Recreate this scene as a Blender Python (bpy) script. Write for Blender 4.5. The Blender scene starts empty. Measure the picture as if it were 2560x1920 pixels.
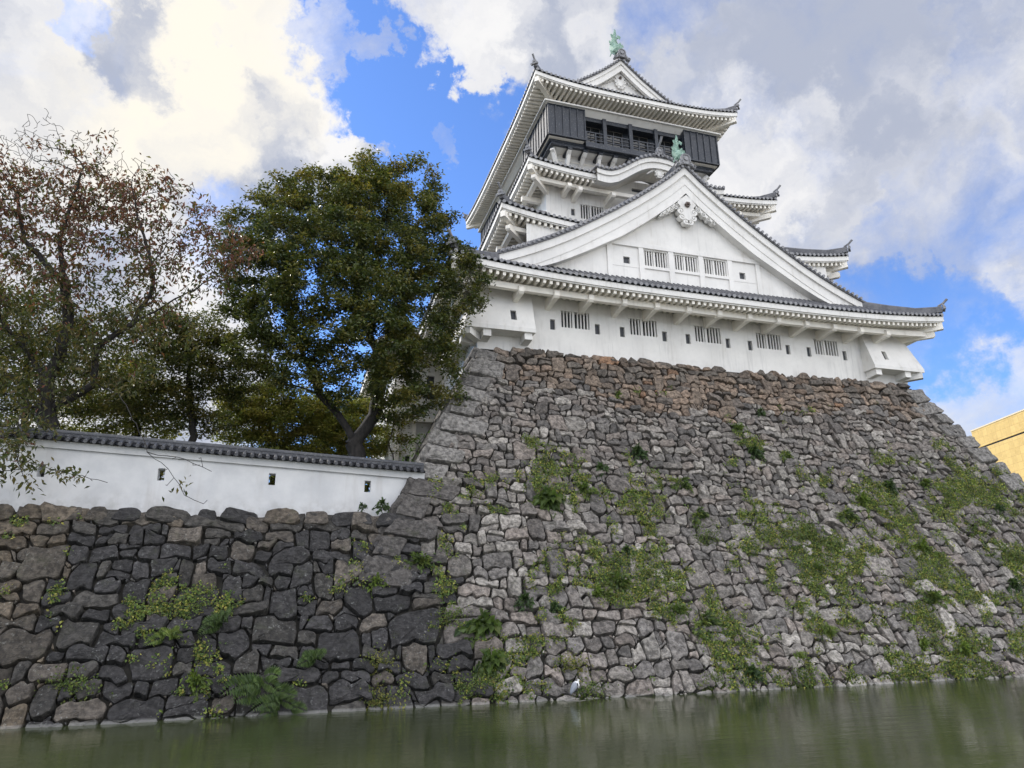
import bpy, bmesh, math, random
import numpy as np
from mathutils import Vector, Matrix

random.seed(7); RNG = np.random.default_rng(7)
SC = bpy.context.scene
COL = SC.collection

# ---------------------------------------------------------------- camera
CAM = np.array([0.0, 0.0, 3.3])
FOC, YAW, PIT, ROL = 1761.32, 0.2966, 0.3059, -0.0116
_f = np.array([math.sin(YAW)*math.cos(PIT), math.cos(YAW)*math.cos(PIT), math.sin(PIT)])
_r = np.array([math.cos(YAW), -math.sin(YAW), 0.0]); _u = np.cross(_r, _f)
_r, _u = math.cos(ROL)*_r + math.sin(ROL)*_u, -math.sin(ROL)*_r + math.cos(ROL)*_u
def ray(px, py): return _f + _r*(px-1280)/FOC + _u*(960-py)/FOC
def at(px, py, Y): d = ray(px, py); return CAM + d*(Y/d[1])      # photo position -> point at depth Y
cam_d = bpy.data.cameras.new('camera'); cam = bpy.data.objects.new('camera', cam_d); COL.objects.link(cam)
cam_d.sensor_width = 36; cam_d.lens = 36*FOC/2560; cam_d.clip_end = 6000; cam_d.clip_start = 0.1
cam.matrix_world = Matrix(((_r[0], _u[0], -_f[0], CAM[0]), (_r[1], _u[1], -_f[1], CAM[1]), (_r[2], _u[2], -_f[2], CAM[2]), (0, 0, 0, 1)))
SC.camera = cam
SC.view_settings.view_transform = 'Standard'; SC.view_settings.look = 'None'
SC.view_settings.exposure = 0.80; SC.view_settings.gamma = 1.0
SC.render.engine = 'CYCLES'
SC.cycles.max_bounces = 6; SC.cycles.transparent_max_bounces = 4
SC.cycles.sample_clamp_indirect = 6

# ---------------------------------------------------------------- node helper
class NT:
    def __init__(s, nt): s.nt = nt; s.l = nt.links
    def n(s, typ, inputs=None, **kw):
        nd = s.nt.nodes.new(typ)
        for k, v in kw.items(): setattr(nd, k, v)
        for k, v in (inputs or {}).items():
            sock = nd.inputs[k]
            if isinstance(v, bpy.types.NodeSocket): s.l.new(v, sock)
            else: sock.default_value = v
        return nd
    def math(s, op, a, b=None, c=None, clamp=False):
        i = {0: a}
        if b is not None: i[1] = b
        if c is not None: i[2] = c
        return s.n('ShaderNodeMath', i, operation=op, use_clamp=clamp).outputs[0]
    def sm(s, x, lo, hi, a=0., b=1.):
        return s.n('ShaderNodeMapRange', {'Value': x, 'From Min': lo, 'From Max': hi, 'To Min': a, 'To Max': b}, interpolation_type='SMOOTHSTEP').outputs[0]
    def noise(s, vec, scale, detail=4., rough=.5, dist=0.):
        i = {'Scale': scale, 'Detail': detail, 'Roughness': rough, 'Distortion': dist}
        if vec is not None: i['Vector'] = vec
        return s.n('ShaderNodeTexNoise', i)
    def mix(s, f, a, b, mode='MIX'):
        nd = s.n('ShaderNodeMix', data_type='RGBA', blend_type=mode)
        for k, v in ((0, f), (6, a), (7, b)):
            if isinstance(v, bpy.types.NodeSocket): s.l.new(v, nd.inputs[k])
            else: nd.inputs[k].default_value = v if k == 0 else (tuple(v)+(1.,))[:4]
        return nd.outputs[2]
    def vm(s, op, a, b=None, sc=None):
        nd = s.n('ShaderNodeVectorMath', operation=op)
        for k, v in ((0, a), (1, b), (3, sc)):
            if v is None: continue
            if isinstance(v, bpy.types.NodeSocket): s.l.new(v, nd.inputs[k])
            else: nd.inputs[k].default_value = v
        return nd.outputs[1] if op == 'DOT_PRODUCT' else nd.outputs[0]

# ---------------------------------------------------------------- sun and sky
SUN_DIR = Vector((-0.62, 0.52, 0.60)).normalized()        # towards the sun, behind the clouds on the left
elev = math.asin(SUN_DIR.z); azim = math.atan2(SUN_DIR.x, SUN_DIR.y)
sun_d = bpy.data.lights.new('sun', 'SUN'); sun = bpy.data.objects.new('sun', sun_d); COL.objects.link(sun)
sun_d.energy = 2.6; sun_d.angle = math.radians(12); sun_d.color = (1, .93, .82)
sun.rotation_euler = SUN_DIR.to_track_quat('Z', 'Y').to_euler(); sun.location = (-60, 60, 80)

world = bpy.data.worlds.new('World'); SC.world = world; world.use_nodes = True
def build_world():
    nt = world.node_tree; nt.nodes.clear(); N = NT(nt)
    sky = N.n('ShaderNodeTexSky', sky_type='NISHITA', sun_disc=False, sun_elevation=elev, sun_rotation=azim)
    sky.air_density = 1.0; sky.dust_density = 0.3; sky.ozone_density = 2.5; sky.altitude = 100
    skc = N.mix(1., sky.outputs[0], (.62, .80, 1.12), 'MULTIPLY')
    bg1 = N.n('ShaderNodeBackground', {'Color': skc, 'Strength': .13})
    d = N.n('ShaderNodeTexCoord').outputs['Generated']
    w1 = N.vm('SUBTRACT', N.noise(d, 3.2, 5, .55).outputs['Color'], (.5, .5, .5))
    w2 = N.vm('SUBTRACT', N.noise(d, 13., 7, .65).outputs['Color'], (.5, .5, .5))
    dw = N.vm('NORMALIZE', N.vm('ADD', N.vm('ADD', d, N.vm('SCALE', w1, sc=.17)), N.vm('SCALE', w2, sc=.16)))
    def blob(px, py, r, soft=.55):
        v = ray(px, py); v = v/np.linalg.norm(v)
        dot = N.vm('DOT_PRODUCT', dw, tuple(v))
        c0 = math.cos(math.atan(r/FOC)); c1 = math.cos(math.atan(r*soft/FOC))
        return N.sm(dot, c0, c1)
    def union(lst):
        acc = None
        for b in lst:
            v = N.math('MULTIPLY', blob(*b[:3]), b[3] if len(b) > 3 else 1.)
            acc = v if acc is None else N.math('MAXIMUM', acc, v)
        return acc
    clouds = union([(250, 260, 480), (530, 190, 290), (0, 150, 260), (590, 400, 280), (740, 430, 150, .95), (480, 560, 330), (860, 440, 100, .85), (60, 600, 420),
                    (300, 850, 460), (845, 125, 85, .58), (950, 145, 65, .55), (1110, 375, 55, .42),
                    (1130, 40, 150, .8), (1190, 160, 100, .85), (1340, 60, 220), (1600, 40, 420, .85), (1900, 300, 480, .9), (2200, 100, 480, .66), (2400, 350, 420, .62),
                    (2250, 600, 380, .8), (1850, 480, 260), (2450, 620, 260, .72), (2480, 960, 210, .66), (2330, 950, 110, .55), (2100, 700, 200, .75)])
    holes = union([(140, 15, 60, .30), (520, 5, 45, .3), (640, 660, 200, .35), (2380, 560, 180, .2), (2330, 800, 190, .5), (1640, 20, 130, .25)])
    fb = N.noise(d, 5.5, 9, .62, .3).outputs[0]
    fb2 = N.noise(d, 2.1, 6, .6, .2).outputs[0]
    sep = N.n('ShaderNodeSeparateXYZ', {0: d})
    behind = N.sm(sep.outputs[1], .42, -.05)
    far = N.math('MULTIPLY', behind, N.sm(fb2, .36, .56))
    dens = N.math('MAXIMUM', N.math('SUBTRACT', clouds, holes), far)
    dens = N.math('ADD', dens, N.math('MULTIPLY', N.math('SUBTRACT', fb, .5), 1.35))
    mask = N.sm(dens, .20, .90)
    # cloud tone: grey undersides, white lit parts
    g1 = N.noise(N.vm('ADD', dw, (3.1, 1.7, .4)), 5.2, 9, .54, .4).outputs[0]
    bright = union([(300, 130, 330), (560, 230, 260), (640, 60, 200, .8), (150, 330, 300, .9), (760, 330, 140), (420, 560, 260, .5), (700, 470, 160, .4),
                    (1190, 160, 150, .9), (1110, 60, 130, .7), (1880, 400, 210, .9), (1990, 330, 150, .7), (1770, 520, 150, .6), (2250, 560, 140, .4), (2480, 980, 180, .5), (1240, 70, 140, .6)])
    greyb = union([(1960, 160, 380, .25), (1560, 200, 260, .25), (2150, 520, 300, .55), (310, 110, 130, .75), (590, 470, 220, .6), (660, 300, 130, .45), (160, 560, 170, .4), (480, 330, 90, .4), (2500, 300, 300, .2), (1480, 60, 200, .3)])
    tone = N.math('ADD', N.math('SUBTRACT', N.math('MULTIPLY', bright, .55), N.math('MULTIPLY', greyb, .9)), N.math('MULTIPLY', N.math('SUBTRACT', g1, .38), 2.5))
    tone = N.math('ADD', tone, N.math('MULTIPLY', behind, .45))
    ton = N.sm(tone, -.15, 1.0)
    cc = N.mix(ton, (.27, .295, .365), (.555, .55, .55))
    warm = union([(470, 210, 330), (250, 330, 260, .5)])
    cc = N.mix(N.math('MULTIPLY', N.math('MULTIPLY', warm, ton), .9), cc, (.60, .565, .49))
    front = N.sm(sep.outputs[1], .35, -.25, 1., 3.0)           # sunlit clouds behind the camera, boosted to light the shaded facade
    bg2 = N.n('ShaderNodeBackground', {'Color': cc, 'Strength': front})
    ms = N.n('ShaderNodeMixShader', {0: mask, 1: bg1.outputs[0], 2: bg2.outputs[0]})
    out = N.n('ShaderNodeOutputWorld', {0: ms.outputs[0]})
build_world()
world.cycles.sampling_method = 'MANUAL'; world.cycles.sample_map_resolution = 512

# ---------------------------------------------------------------- mesh helpers
class MB:
    def __init__(s): s.v = []; s.f = []; s.m = []; s.c = []
    def add(s, vs, fs, m=0, c=None):
        o = len(s.v); s.v += [tuple(map(float, p)) for p in vs]
        for f in fs: s.f.append(tuple(i+o for i in f)); s.m.append(m)
        s.c += [c or (1, 1, 1)]*len(vs)
    def hexa(s, p, m=0):      # 8 points: bottom ring 0-3 (ccw from above), top ring 4-7
        s.add(p, [(3, 2, 1, 0), (4, 5, 6, 7), (0, 1, 5, 4), (1, 2, 6, 5), (2, 3, 7, 6), (3, 0, 4, 7)], m)
    def box(s, x0, x1, y0, y1, z0, z1, m=0):
        s.hexa([(x0, y0, z0), (x1, y0, z0), (x1, y1, z0), (x0, y1, z0), (x0, y0, z1), (x1, y0, z1), (x1, y1, z1), (x0, y1, z1)], m)
    def bar(s, a, b, w, h, m=0, up=(0, 0, 1), w2=None, h2=None):
        a = Vector(a); b = Vector(b); d = (b-a).normalized(); r = d.cross(Vector(up)).normalized(); u = r.cross(d).normalized()
        w2 = w if w2 is None else w2; h2 = h if h2 is None else h2
        P = []
        for c, ww, hh in ((a, w, h), (b, w2, h2)):
            P += [c - r*ww/2 - u*hh/2, c + r*ww/2 - u*hh/2, c + r*ww/2 + u*hh/2, c - r*ww/2 + u*hh/2]
        s.add(P, [(3, 2, 1, 0), (4, 5, 6, 7), (0, 1, 5, 4), (1, 2, 6, 5), (2, 3, 7, 6), (3, 0, 4, 7)], m)
    def tube(s, pts, rad, n=6, m=0, cap=True, a0=0., a1=None, up=(0, 0, 1), capm=None):
        pts = [Vector(p) for p in pts]; k = len(pts)
        rad = rad if hasattr(rad, '__len__') else [rad]*k
        full = a1 is None; a1 = 2*math.pi if full else a1
        P = []; cnt = n if full else n+1
        for i, p in enumerate(pts):
            d = (pts[min(i+1, k-1)] - pts[max(i-1, 0)]).normalized()
            r = d.cross(Vector(up))
            if r.length < 1e-4: r = d.cross(Vector((1, 0, 0)))
            r.normalize(); u = r.cross(d)
            for j in range(cnt):
                a = a0 + (a1-a0)*j/n; P.append(p + r*math.cos(a)*rad[i] + u*math.sin(a)*rad[i])
        F = []
        for i in range(k-1):
            for j in range(n if full else n):
                j2 = (j+1) % cnt
                F.append((i*cnt+j, i*cnt+j2, (i+1)*cnt+j2, (i+1)*cnt+j))
        s.add(P, F, m)
        if cap and full:
            s.add(P[:cnt], [tuple(range(cnt))], capm if capm is not None else m); s.add(P[-cnt:], [tuple(reversed(range(cnt)))], capm if capm is not None else m)
    def prism(s, poly, y0, y1, m=0):     # poly of (x,z) ccw seen from the front (-y), extruded along y
        n = len(poly)
        P = [(x, y0, z) for x, z in poly] + [(x, y1, z) for x, z in poly]
        s.add(P, [tuple(range(n)), tuple(range(2*n-1, n-1, -1))] + [(i+n, (i+1) % n+n, (i+1) % n, i) for i in range(n)], m)
    def grid(s, P, m=0, flip=False):       # P[i][j] points
        a = len(P); b = len(P[0]); V = [p for row in P for p in row]
        F = [(i*b+j, i*b+j+1, (i+1)*b+j+1, (i+1)*b+j) for i in range(a-1) for j in range(b-1)]
        if flip: F = [f[::-1] for f in F]
        s.add(V, F, m)
    def build(s, name, mats, parent=None, smooth=False, loc=None, color=False):
        me = bpy.data.meshes.new(name)
        base = Vector((0, 0, 0))
        if parent is not None:
            p = parent
            while p is not None: base = base + p.location; p = p.parent
        if loc is not None: base = base + Vector(loc)
        V = [(x-base.x, y-base.y, z-base.z) for x, y, z in s.v]
        me.from_pydata(V, [], s.f)
        mats = mats if isinstance(mats, (list, tuple)) else [mats]
        for mt in mats: me.materials.append(mt)
        me.polygons.foreach_set('material_index', s.m)
        me.polygons.foreach_set('use_smooth', [smooth]*len(s.f))
        if color:
            at_ = me.color_attributes.new('Col', 'FLOAT_COLOR', 'POINT')
            at_.data.foreach_set('color', np.array([tuple(c)+(1.,) for c in s.c], dtype=np.float32).ravel())
        me.update()
        o = bpy.data.objects.new(name, me); COL.objects.link(o)
        if parent is not None: o.parent = parent
        if loc is not None: o.location = Vector(loc)
        return o

def np_mesh(name, V, F, mats, parent=None, col=None, smooth=False, nside=4, loc=(0, 0, 0)):
    """V (n,3), F (m,nside) numpy -> object, colours per vertex"""
    V = np.asarray(V, np.float32); F = np.asarray(F, np.int32)
    base = np.array(loc, np.float32)
    if parent is not None: base = base + np.array(parent.location, np.float32)
    me = bpy.data.meshes.new(name); me.vertices.add(len(V)); me.vertices.foreach_set('co', (V-base).ravel())
    me.loops.add(F.size); me.loops.foreach_set('vertex_index', F.ravel())
    me.polygons.add(len(F)); me.polygons.foreach_set('loop_start', np.arange(len(F), dtype=np.int32)*F.shape[1])
    me.polygons.foreach_set('use_smooth', np.full(len(F), smooth))
    if col is not None:
        a = me.color_attributes.new('Col', 'FLOAT_COLOR', 'POINT')
        c = np.ones((len(V), 4), np.float32); c[:, :3] = col; a.data.foreach_set('color', c.ravel())
    for mt in (mats if isinstance(mats, (list, tuple)) else [mats]): me.materials.append(mt)
    me.update(calc_edges=True); me.validate()
    o = bpy.data.objects.new(name, me); COL.objects.link(o)
    if parent is not None: o.parent = parent
    o.location = loc
    return o

def thing(name, label, cat, loc, group=None):
    o = bpy.data.objects.new(name, None); COL.objects.link(o); o.location = loc; o.empty_display_size = .3
    return tag(o, label, cat, group)
def tag(o, label, cat, group=None):
    o['label'] = label; o['category'] = cat
    if group: o['group'] = group
    return o
def struct(o): o['kind'] = 'structure'; return o

# ---------------------------------------------------------------- materials
def mat(name, fn):
    m = bpy.data.materials.new(name); m.use_nodes = True; nt = m.node_tree; nt.nodes.clear(); N = NT(nt)
    out = N.n('ShaderNodeOutputMaterial'); sh = fn(N); nt.links.new(sh, out.inputs[0]); return m
def principled(N, col, rough=.6, bump=None, strength=.3, dist=.02, **kw):
    i = {'Base Color': col if isinstance(col, bpy.types.NodeSocket) else (tuple(col)+(1.,))[:4], 'Roughness': rough}
    for k, v in kw.items(): i[k.replace('_', ' ')] = v
    if bump is not None:
        b = N.n('ShaderNodeBump', {'Height': bump, 'Strength': strength, 'Distance': dist}); i['Normal'] = b.outputs[0]
    return N.n('ShaderNodeBsdfPrincipled', i).outputs[0]
def pos(N): return N.n('ShaderNodeNewGeometry').outputs['Position']
def stretch(N, v, s): return N.vm('MULTIPLY', v, s)

def m_plaster(c, stain=(.40, .37, .32), amt=.75):
    def fn(N):
        p = pos(N)
        a = N.noise(p, .55, 6, .6).outputs[0]
        st = N.noise(stretch(N, p, (2.4, 2.4, .25)), 1.0, 7, .65).outputs[0]
        f = N.math('MULTIPLY', N.sm(st, .52, .78), amt)
        col = N.mix(N.sm(a, .3, .75), c, tuple(x*.86 for x in c))
        col = N.mix(N.math('MULTIPLY', f, N.sm(a, .40, .62)), col, stain)
        s2 = N.noise(stretch(N, p, (5., 5., .35)), 1.0, 5, .6).outputs[0]; b2 = N.noise(p, .28, 4, .55).outputs[0]
        col = N.mix(N.math('MULTIPLY', N.math('MULTIPLY', N.sm(s2, .48, .70), N.sm(b2, .42, .62)), amt*.8), col, tuple(x*.62 for x in c))
        mo = N.noise(p, 3.2, 7, .7).outputs[0]; col = N.mix(N.math('MULTIPLY', N.sm(mo, .45, .75), .32), col, tuple(x*.8 for x in c))
        g = N.noise(p, 26, 4, .6).outputs[0]
        return principled(N, col, .75, g, .25, .01)
    return fn
PLASTER = mat('white_plaster', m_plaster((.70, .685, .65)))
PLASTER_OLD = mat('aged_plaster', m_plaster((.85, .81, .73), (.44, .40, .32), .45))
def m_wallplaster(N):
    p = pos(N)
    a = N.noise(p, .7, 6, .6).outputs[0]
    st = N.noise(stretch(N, p, (1.6, 1.6, .22)), 1.0, 7, .65).outputs[0]
    z = N.n('ShaderNodeSeparateXYZ', {0: p}).outputs[2]
    col = N.mix(N.sm(a, .35, .7), (.58, .58, .575), (.47, .475, .48))
    col = N.mix(N.math('MULTIPLY', N.sm(st, .52, .75), .45), col, (.40, .38, .36))
    low = N.math('MULTIPLY', N.sm(z, 8.1, 7.0), N.sm(N.noise(p, 2.2, 5, .6).outputs[0], .4, .7))
    col = N.mix(N.math('MULTIPLY', low, .55), col, (.30, .29, .27))
    return principled(N, col, .8, N.noise(p, 20, 4, .6).outputs[0], .3, .01)
GARDEN_PLASTER = mat('weathered_plaster', m_wallplaster)
def m_tile(c0, c1, rough=.55):
    def fn(N):
        p = pos(N); a = N.noise(p, 1.6, 6, .65).outputs[0]; b = N.noise(p, 9, 3, .6).outputs[0]
        col = N.mix(N.sm(a, .3, .7), c0, c1); col = N.mix(N.math('MULTIPLY', N.sm(b, .56, .7), .4), col, (.22, .22, .21))
        return principled(N, col, rough, b, .3, .01)
    return fn
TILE = mat('grey_roof_tile', m_tile((.060, .062, .070), (.13, .13, .14)))
TILE_END = mat('grey_tile_end', m_tile((.14, .14, .15), (.24, .24, .245)))
BLACK = mat('black_lacquer_board', m_tile((.009, .013, .021), (.017, .023, .034), .45))
VOID = mat('dark_interior', lambda N: principled(N, (.012, .013, .016), .5))
GLASS = mat('dark_window_glass', lambda N: principled(N, (.010, .011, .012), .06))
def m_copper(N):
    p = pos(N); a = N.noise(p, 5, 5, .6).outputs[0]
    return principled(N, N.mix(N.sm(a, .35, .7), (.13, .225, .175), (.26, .375, .30)), .7, a, .5, .03)
COPPER = mat('green_copper_patina', m_copper)
BRONZE = mat('brown_bronze', lambda N: principled(N, (.085, .062, .048), .5, N.noise(pos(N), 12, 3).outputs[0], .3))
def attr(N): return N.n('ShaderNodeVertexColor', layer_name='Col').outputs[0]
def m_stone(N):
    p = pos(N); c = N.mix(1., attr(N), (1.05, 1.0, .945), 'MULTIPLY')
    big = N.noise(p, 1.1, 6, .62).outputs[0]; fine = N.noise(p, 5.2, 8, .66).outputs[0]
    strat = N.noise(stretch(N, p, (1.2, 3., 6.5)), 1.3, 6, .65, .6).outputs[0]
    col = N.mix(N.sm(fine, .36, .66), N.mix(1., c, (.50, .49, .48), 'MULTIPLY'), N.mix(1., c, (1.55, 1.53, 1.50), 'MULTIPLY'))
    col = N.mix(N.math('MULTIPLY', N.sm(strat, .5, .66), .35), col, N.mix(1., c, (.55, .54, .53), 'MULTIPLY'))
    z = N.n('ShaderNodeSeparateXYZ', {0: p}).outputs[2]
    dk = N.n('ShaderNodeVertexColor', layer_name='Col').outputs[1]
    # pale lichen, more of it low on the wall
    li = N.noise(p, 9., 7, .72).outputs[0]; lz = N.noise(p, .8, 4, .6).outputs[0]
    amt = N.math('MULTIPLY', N.sm(z, 9.5, 3.5, .15, 1.), N.sm(lz, .36, .62))
    f = N.math('MULTIPLY', N.sm(li, .56, .66), amt)
    lc = N.mix(1., c, (2.1, 2.1, 2.05), 'MULTIPLY')
    col = N.mix(N.math('MULTIPLY', f, .8), col, N.mix(.5, lc, (.36, .37, .35)))
    # moss film and a pale rim just over the water
    ms = N.math('MULTIPLY', N.sm(N.noise(p, 1.7, 6, .65).outputs[0], .55, .72), N.sm(z, 14.5, 9., 0., .25))
    col = N.mix(ms, col, (.052, .060, .026))
    rim = N.math('MULTIPLY', N.sm(z, .11, .05), .35)
    col = N.mix(rim, col, (.34, .335, .31))
    h = N.math('ADD', N.math('MULTIPLY', big, .7), N.math('ADD', N.math('MULTIPLY', fine, .35), N.math('MULTIPLY', strat, .5)))
    return principled(N, col, .9, h, .95, .13)
STONE = mat('wall_stone', m_stone)
CORE = mat('dark_wall_core', lambda N: principled(N, N.mix(N.noise(pos(N), 3, 4).outputs[0], (.012, .011, .009), (.035, .032, .026)), .95))
def m_water(N):
    p = pos(N)
    w = N.noise(stretch(N, p, (.55, 1.5, 1.)), 1.5, 4, .55, .4).outputs[0]
    w2 = N.noise(stretch(N, p, (1., 2.2, 1.)), 4.5, 3, .5).outputs[0]
    big = N.noise(p, .16, 4, .5).outputs[0]
    calm = N.sm(N.noise(stretch(N, p, (.5, 1., 1.)), .12, 3, .5).outputs[0], .36, .64, .25, 1.)
    h = N.math('MULTIPLY', N.math('ADD', w, N.math('MULTIPLY', w2, .35)), calm)
    col = N.mix(N.sm(big, .35, .68), (.036, .045, .018), (.050, .060, .024))
    return principled(N, col, .08, h, .22, .10, IOR=1.33, Specular_IOR_Level=.5)
WATER = mat('murky_moat_water', m_water)
def m_soil(N):
    p = pos(N); a = N.noise(p, .6, 7, .65).outputs[0]; b = N.noise(p, 6, 5, .6).outputs[0]
    return principled(N, N.mix(N.sm(a, .4, .6), (.10, .085, .06), (.055, .07, .028)), .95, b, .6, .05)
SOIL = mat('grassy_soil', m_soil)
def m_leaf(trans=.45, rough=.45):
    def fn(N):
        c = attr(N); p = pos(N)
        col = N.mix(N.sm(N.noise(p, 1.3, 3, .6).outputs[0], .3, .7), N.mix(1., c, (.78, .78, .75), 'MULTIPLY'), N.mix(1., c, (1.25, 1.25, 1.2), 'MULTIPLY'))
        a = principled(N, col, rough, Specular_IOR_Level=.35)
        t = N.n('ShaderNodeBsdfTranslucent', {'Color': N.mix(1., col, (1.35, 1.45, .75), 'MULTIPLY')}).outputs[0]
        return N.n('ShaderNodeMixShader', {0: trans, 1: a, 2: t}).outputs[0]
    return fn
LEAF = mat('leaf', m_leaf(.4)); LEAF_GLOSSY = mat('glossy_leaf', m_leaf(.25, .3))
def m_bark(N):
    p = pos(N); a = N.noise(stretch(N, p, (5, 5, 1.2)), 1.6, 6, .65).outputs[0]
    return principled(N, N.mix(N.sm(a, .3, .7), (.010, .009, .008), (.032, .028, .025)), .9, a, .8, .05)
BARK = mat('dark_bark', m_bark)
TWIG = mat('grey_twig', lambda N: principled(N, (.062, .052, .048), .85))

# ================================================================ ground, water
def plane(name, x0, x1, y0, y1, z, m):
    mb = MB(); mb.add([(x0, y0, z), (x1, y0, z), (x1, y1, z), (x0, y1, z)], [(0, 1, 2, 3)]); return struct(mb.build(name, m))
plane('moat_bed', -2500, 2500, -2500, 3500, -2.2, SOIL)
plane('moat_water', -160, 160, -3.2, 36, 0.0, WATER)
mb = MB(); mb.box(-160, 160, -400, -1.2, -2.1, 1.55); mb.hexa([(-160, -3.4, -2.1), (160, -3.4, -2.1), (160, -1.2, -2.1), (-160, -1.2, -2.1), (-160, -1.7, 1.5), (160, -1.7, 1.5), (160, -1.2, 1.5), (-160, -1.2, 1.5)])
struct(mb.build('near_bank', mat('pale_bounce_paving', lambda N: principled(N, N.mix(N.noise(pos(N), 1.2, 5).outputs[0], (.40, .39, .36), (.52, .50, .46)), .9))))  # unseen bank; its paving is made pale to bounce light under the eaves
plane('terrace_ground', -400, 8.4, 31.2, 220, 6.6, SOIL)
plane('city_ground', -2000, 2000, 220, 3000, 3.0, SOIL)

# ================================================================ stone walls
XC, YC = 23.89, 53.5
SL, SR, SY, SZ = 8.84, 39.3, 35.4, 17.05           # top of the keep base: left, right, front, height
LEFT_TOP = 7.05                                    # top of the low wall on the left
PROF = [(-2, -.5), (0, 0), (1.33, .50), (2.1, .90), (5.6, 2.66), (7.6, 3.68), (9.95, 4.90), (17.05, 9.0), (19, 10.3)]
PH = [a for a, b in PROF]; PO = [b for a, b in PROF]
def off(z): return float(np.interp(SZ-z, PH, PO))
def slope(z): return (off(z-.3)-off(z+.3))/.6
def surf(u, z, d=0.):
    b = slope(z); k = math.hypot(1, b)
    return (u, SY-off(z)-d/k, z + d*b/k)
def cornerL(z): return SL-off(z)
def cornerR(z): return SR+off(z)

def clip(poly, nx, ny, c):          # keep nx*x+ny*y<=c
    out = []
    for i in range(len(poly)):
        a = poly[i]; b = poly[(i+1) % len(poly)]
        da = nx*a[0]+ny*a[1]-c; db = nx*b[0]+ny*b[1]-c
        if da <= 0: out.append(a)
        if da*db < 0:
            t = da/(da-db); out.append((a[0]+(b[0]-a[0])*t, a[1]+(b[1]-a[1])*t))
    return out

STV, STF, STC = [], [], []
NB = 24
def add_stone(poly, col, rng, proud=0., gap=.022, surf_fn=surf, rnd=1., tilt=1.):
    P = np.array(poly); n = len(P)
    A = .5*abs(np.sum(P[:, 0]*np.roll(P[:, 1], -1)-np.roll(P[:, 0], -1)*P[:, 1]))
    if A < .004: return
    c = P.mean(0); L = math.sqrt(A)
    # pull corners in unevenly, chip some off
    d = c-P; dl = np.linalg.norm(d, axis=1, keepdims=True)+1e-6
    g = gap*rng.uniform(.3, 2.0, (n, 1)) + L*.02*rng.random((n, 1))
    P = P + d/dl*np.minimum(g*1.4, dl*.4)
    # cut corners once (rounded but still angular)
    q = rng.uniform(.05, .22, (n, 1))*rnd
    nx = np.roll(P, -1, 0); P2 = np.empty((2*n, 2)); P2[0::2] = P+(nx-P)*q; P2[1::2] = P+(nx-P)*(1-q)
    seg = np.linalg.norm(np.roll(P2, -1, 0)-P2, axis=1); cum = np.concatenate([[0], np.cumsum(seg)]); tt = np.linspace(0, cum[-1], NB, endpoint=False)
    Q = np.concatenate([P2, P2[:1]]); O = np.stack([np.interp(tt, cum, Q[:, 0]), np.interp(tt, cum, Q[:, 1])], 1)
    kk = np.arange(NB)*2*np.pi/NB; O += rng.normal(0, .009*L, O.shape); O += ((O-c)/(L+1e-6))*(L*.028*(np.sin(kk*3+rng.uniform(0, 6))+np.sin(kk*5+rng.uniform(0, 6))))[:, None]
    k = 2*np.pi*np.arange(NB)/NB
    tx, tz = rng.normal(0, .15, 2)*tilt; pr = proud + rng.normal(0, .030) + .03*min(L, 1.3)
    bev = min(.045, .08*L)
    ph = rng.uniform(0, 6.28, 3)
    V = []
    for sc, dep, nz in ((1.0, -.42, 0), (1.0, -bev*1.6, .12), (.975, -bev*.4, .3), (.84, 0., .55), (.52, bev*.35, .55)):
        R = c+(O-c)*sc
        dd = dep + pr + ((R-c)@np.array([tx, tz])) + nz*L*.045*(np.sin(k*2+ph[0])+.7*np.sin(k*3+ph[1])) + nz*rng.normal(0, .022*L, NB)
        if dep == -.42: dd = np.full(NB, -.42)
        V += [surf_fn(R[j, 0], R[j, 1], dd[j]) for j in range(NB)]
    V.append(surf_fn(c[0], c[1], pr+bev*.4+rng.normal(0, .02*L)))
    o = sum(map(len, STV)); STV.append(V)
    for r in range(4):
        for j in range(NB):
            j2 = (j+1) % NB; STF.append((o+r*NB+j, o+r*NB+j2, o+(r+1)*NB+j2, o+(r+1)*NB+j))
    for j in range(NB):
        STF.append((o+4*NB+j, o+4*NB+(j+1) % NB, o+5*NB, o+5*NB))
    STC.extend([col]*len(V))
def flush_stones(name):
    global STV, STF, STC
    V = np.array([p for v in STV for p in v], np.float32); F = np.array(STF, np.int32)
    tri = F[F[:, 2] == F[:, 3]][:, :3]; quad = F[F[:, 2] != F[:, 3]]
    me = bpy.data.meshes.new(name); me.vertices.add(len(V)); me.vertices.foreach_set('co', V.ravel())
    loops = np.concatenate([quad.ravel(), tri.ravel()]); me.loops.add(len(loops)); me.loops.foreach_set('vertex_index', loops)
    st = np.concatenate([np.arange(len(quad))*4, len(quad)*4+np.arange(len(tri))*3]).astype(np.int32)
    me.polygons.add(len(st)); me.polygons.foreach_set('loop_start', st); me.polygons.foreach_set('use_smooth', np.zeros(len(st), bool))
    a = me.color_attributes.new('Col', 'FLOAT_COLOR', 'POINT'); c = np.ones((len(V), 4), np.float32); c[:, :3] = np.array(STC); a.data.foreach_set('color', c.ravel())
    me.materials.append(STONE); me.update(calc_edges=True)
    o = bpy.data.objects.new(name, me); COL.objects.link(o); STV, STF, STC = [], [], []
    return o

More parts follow.
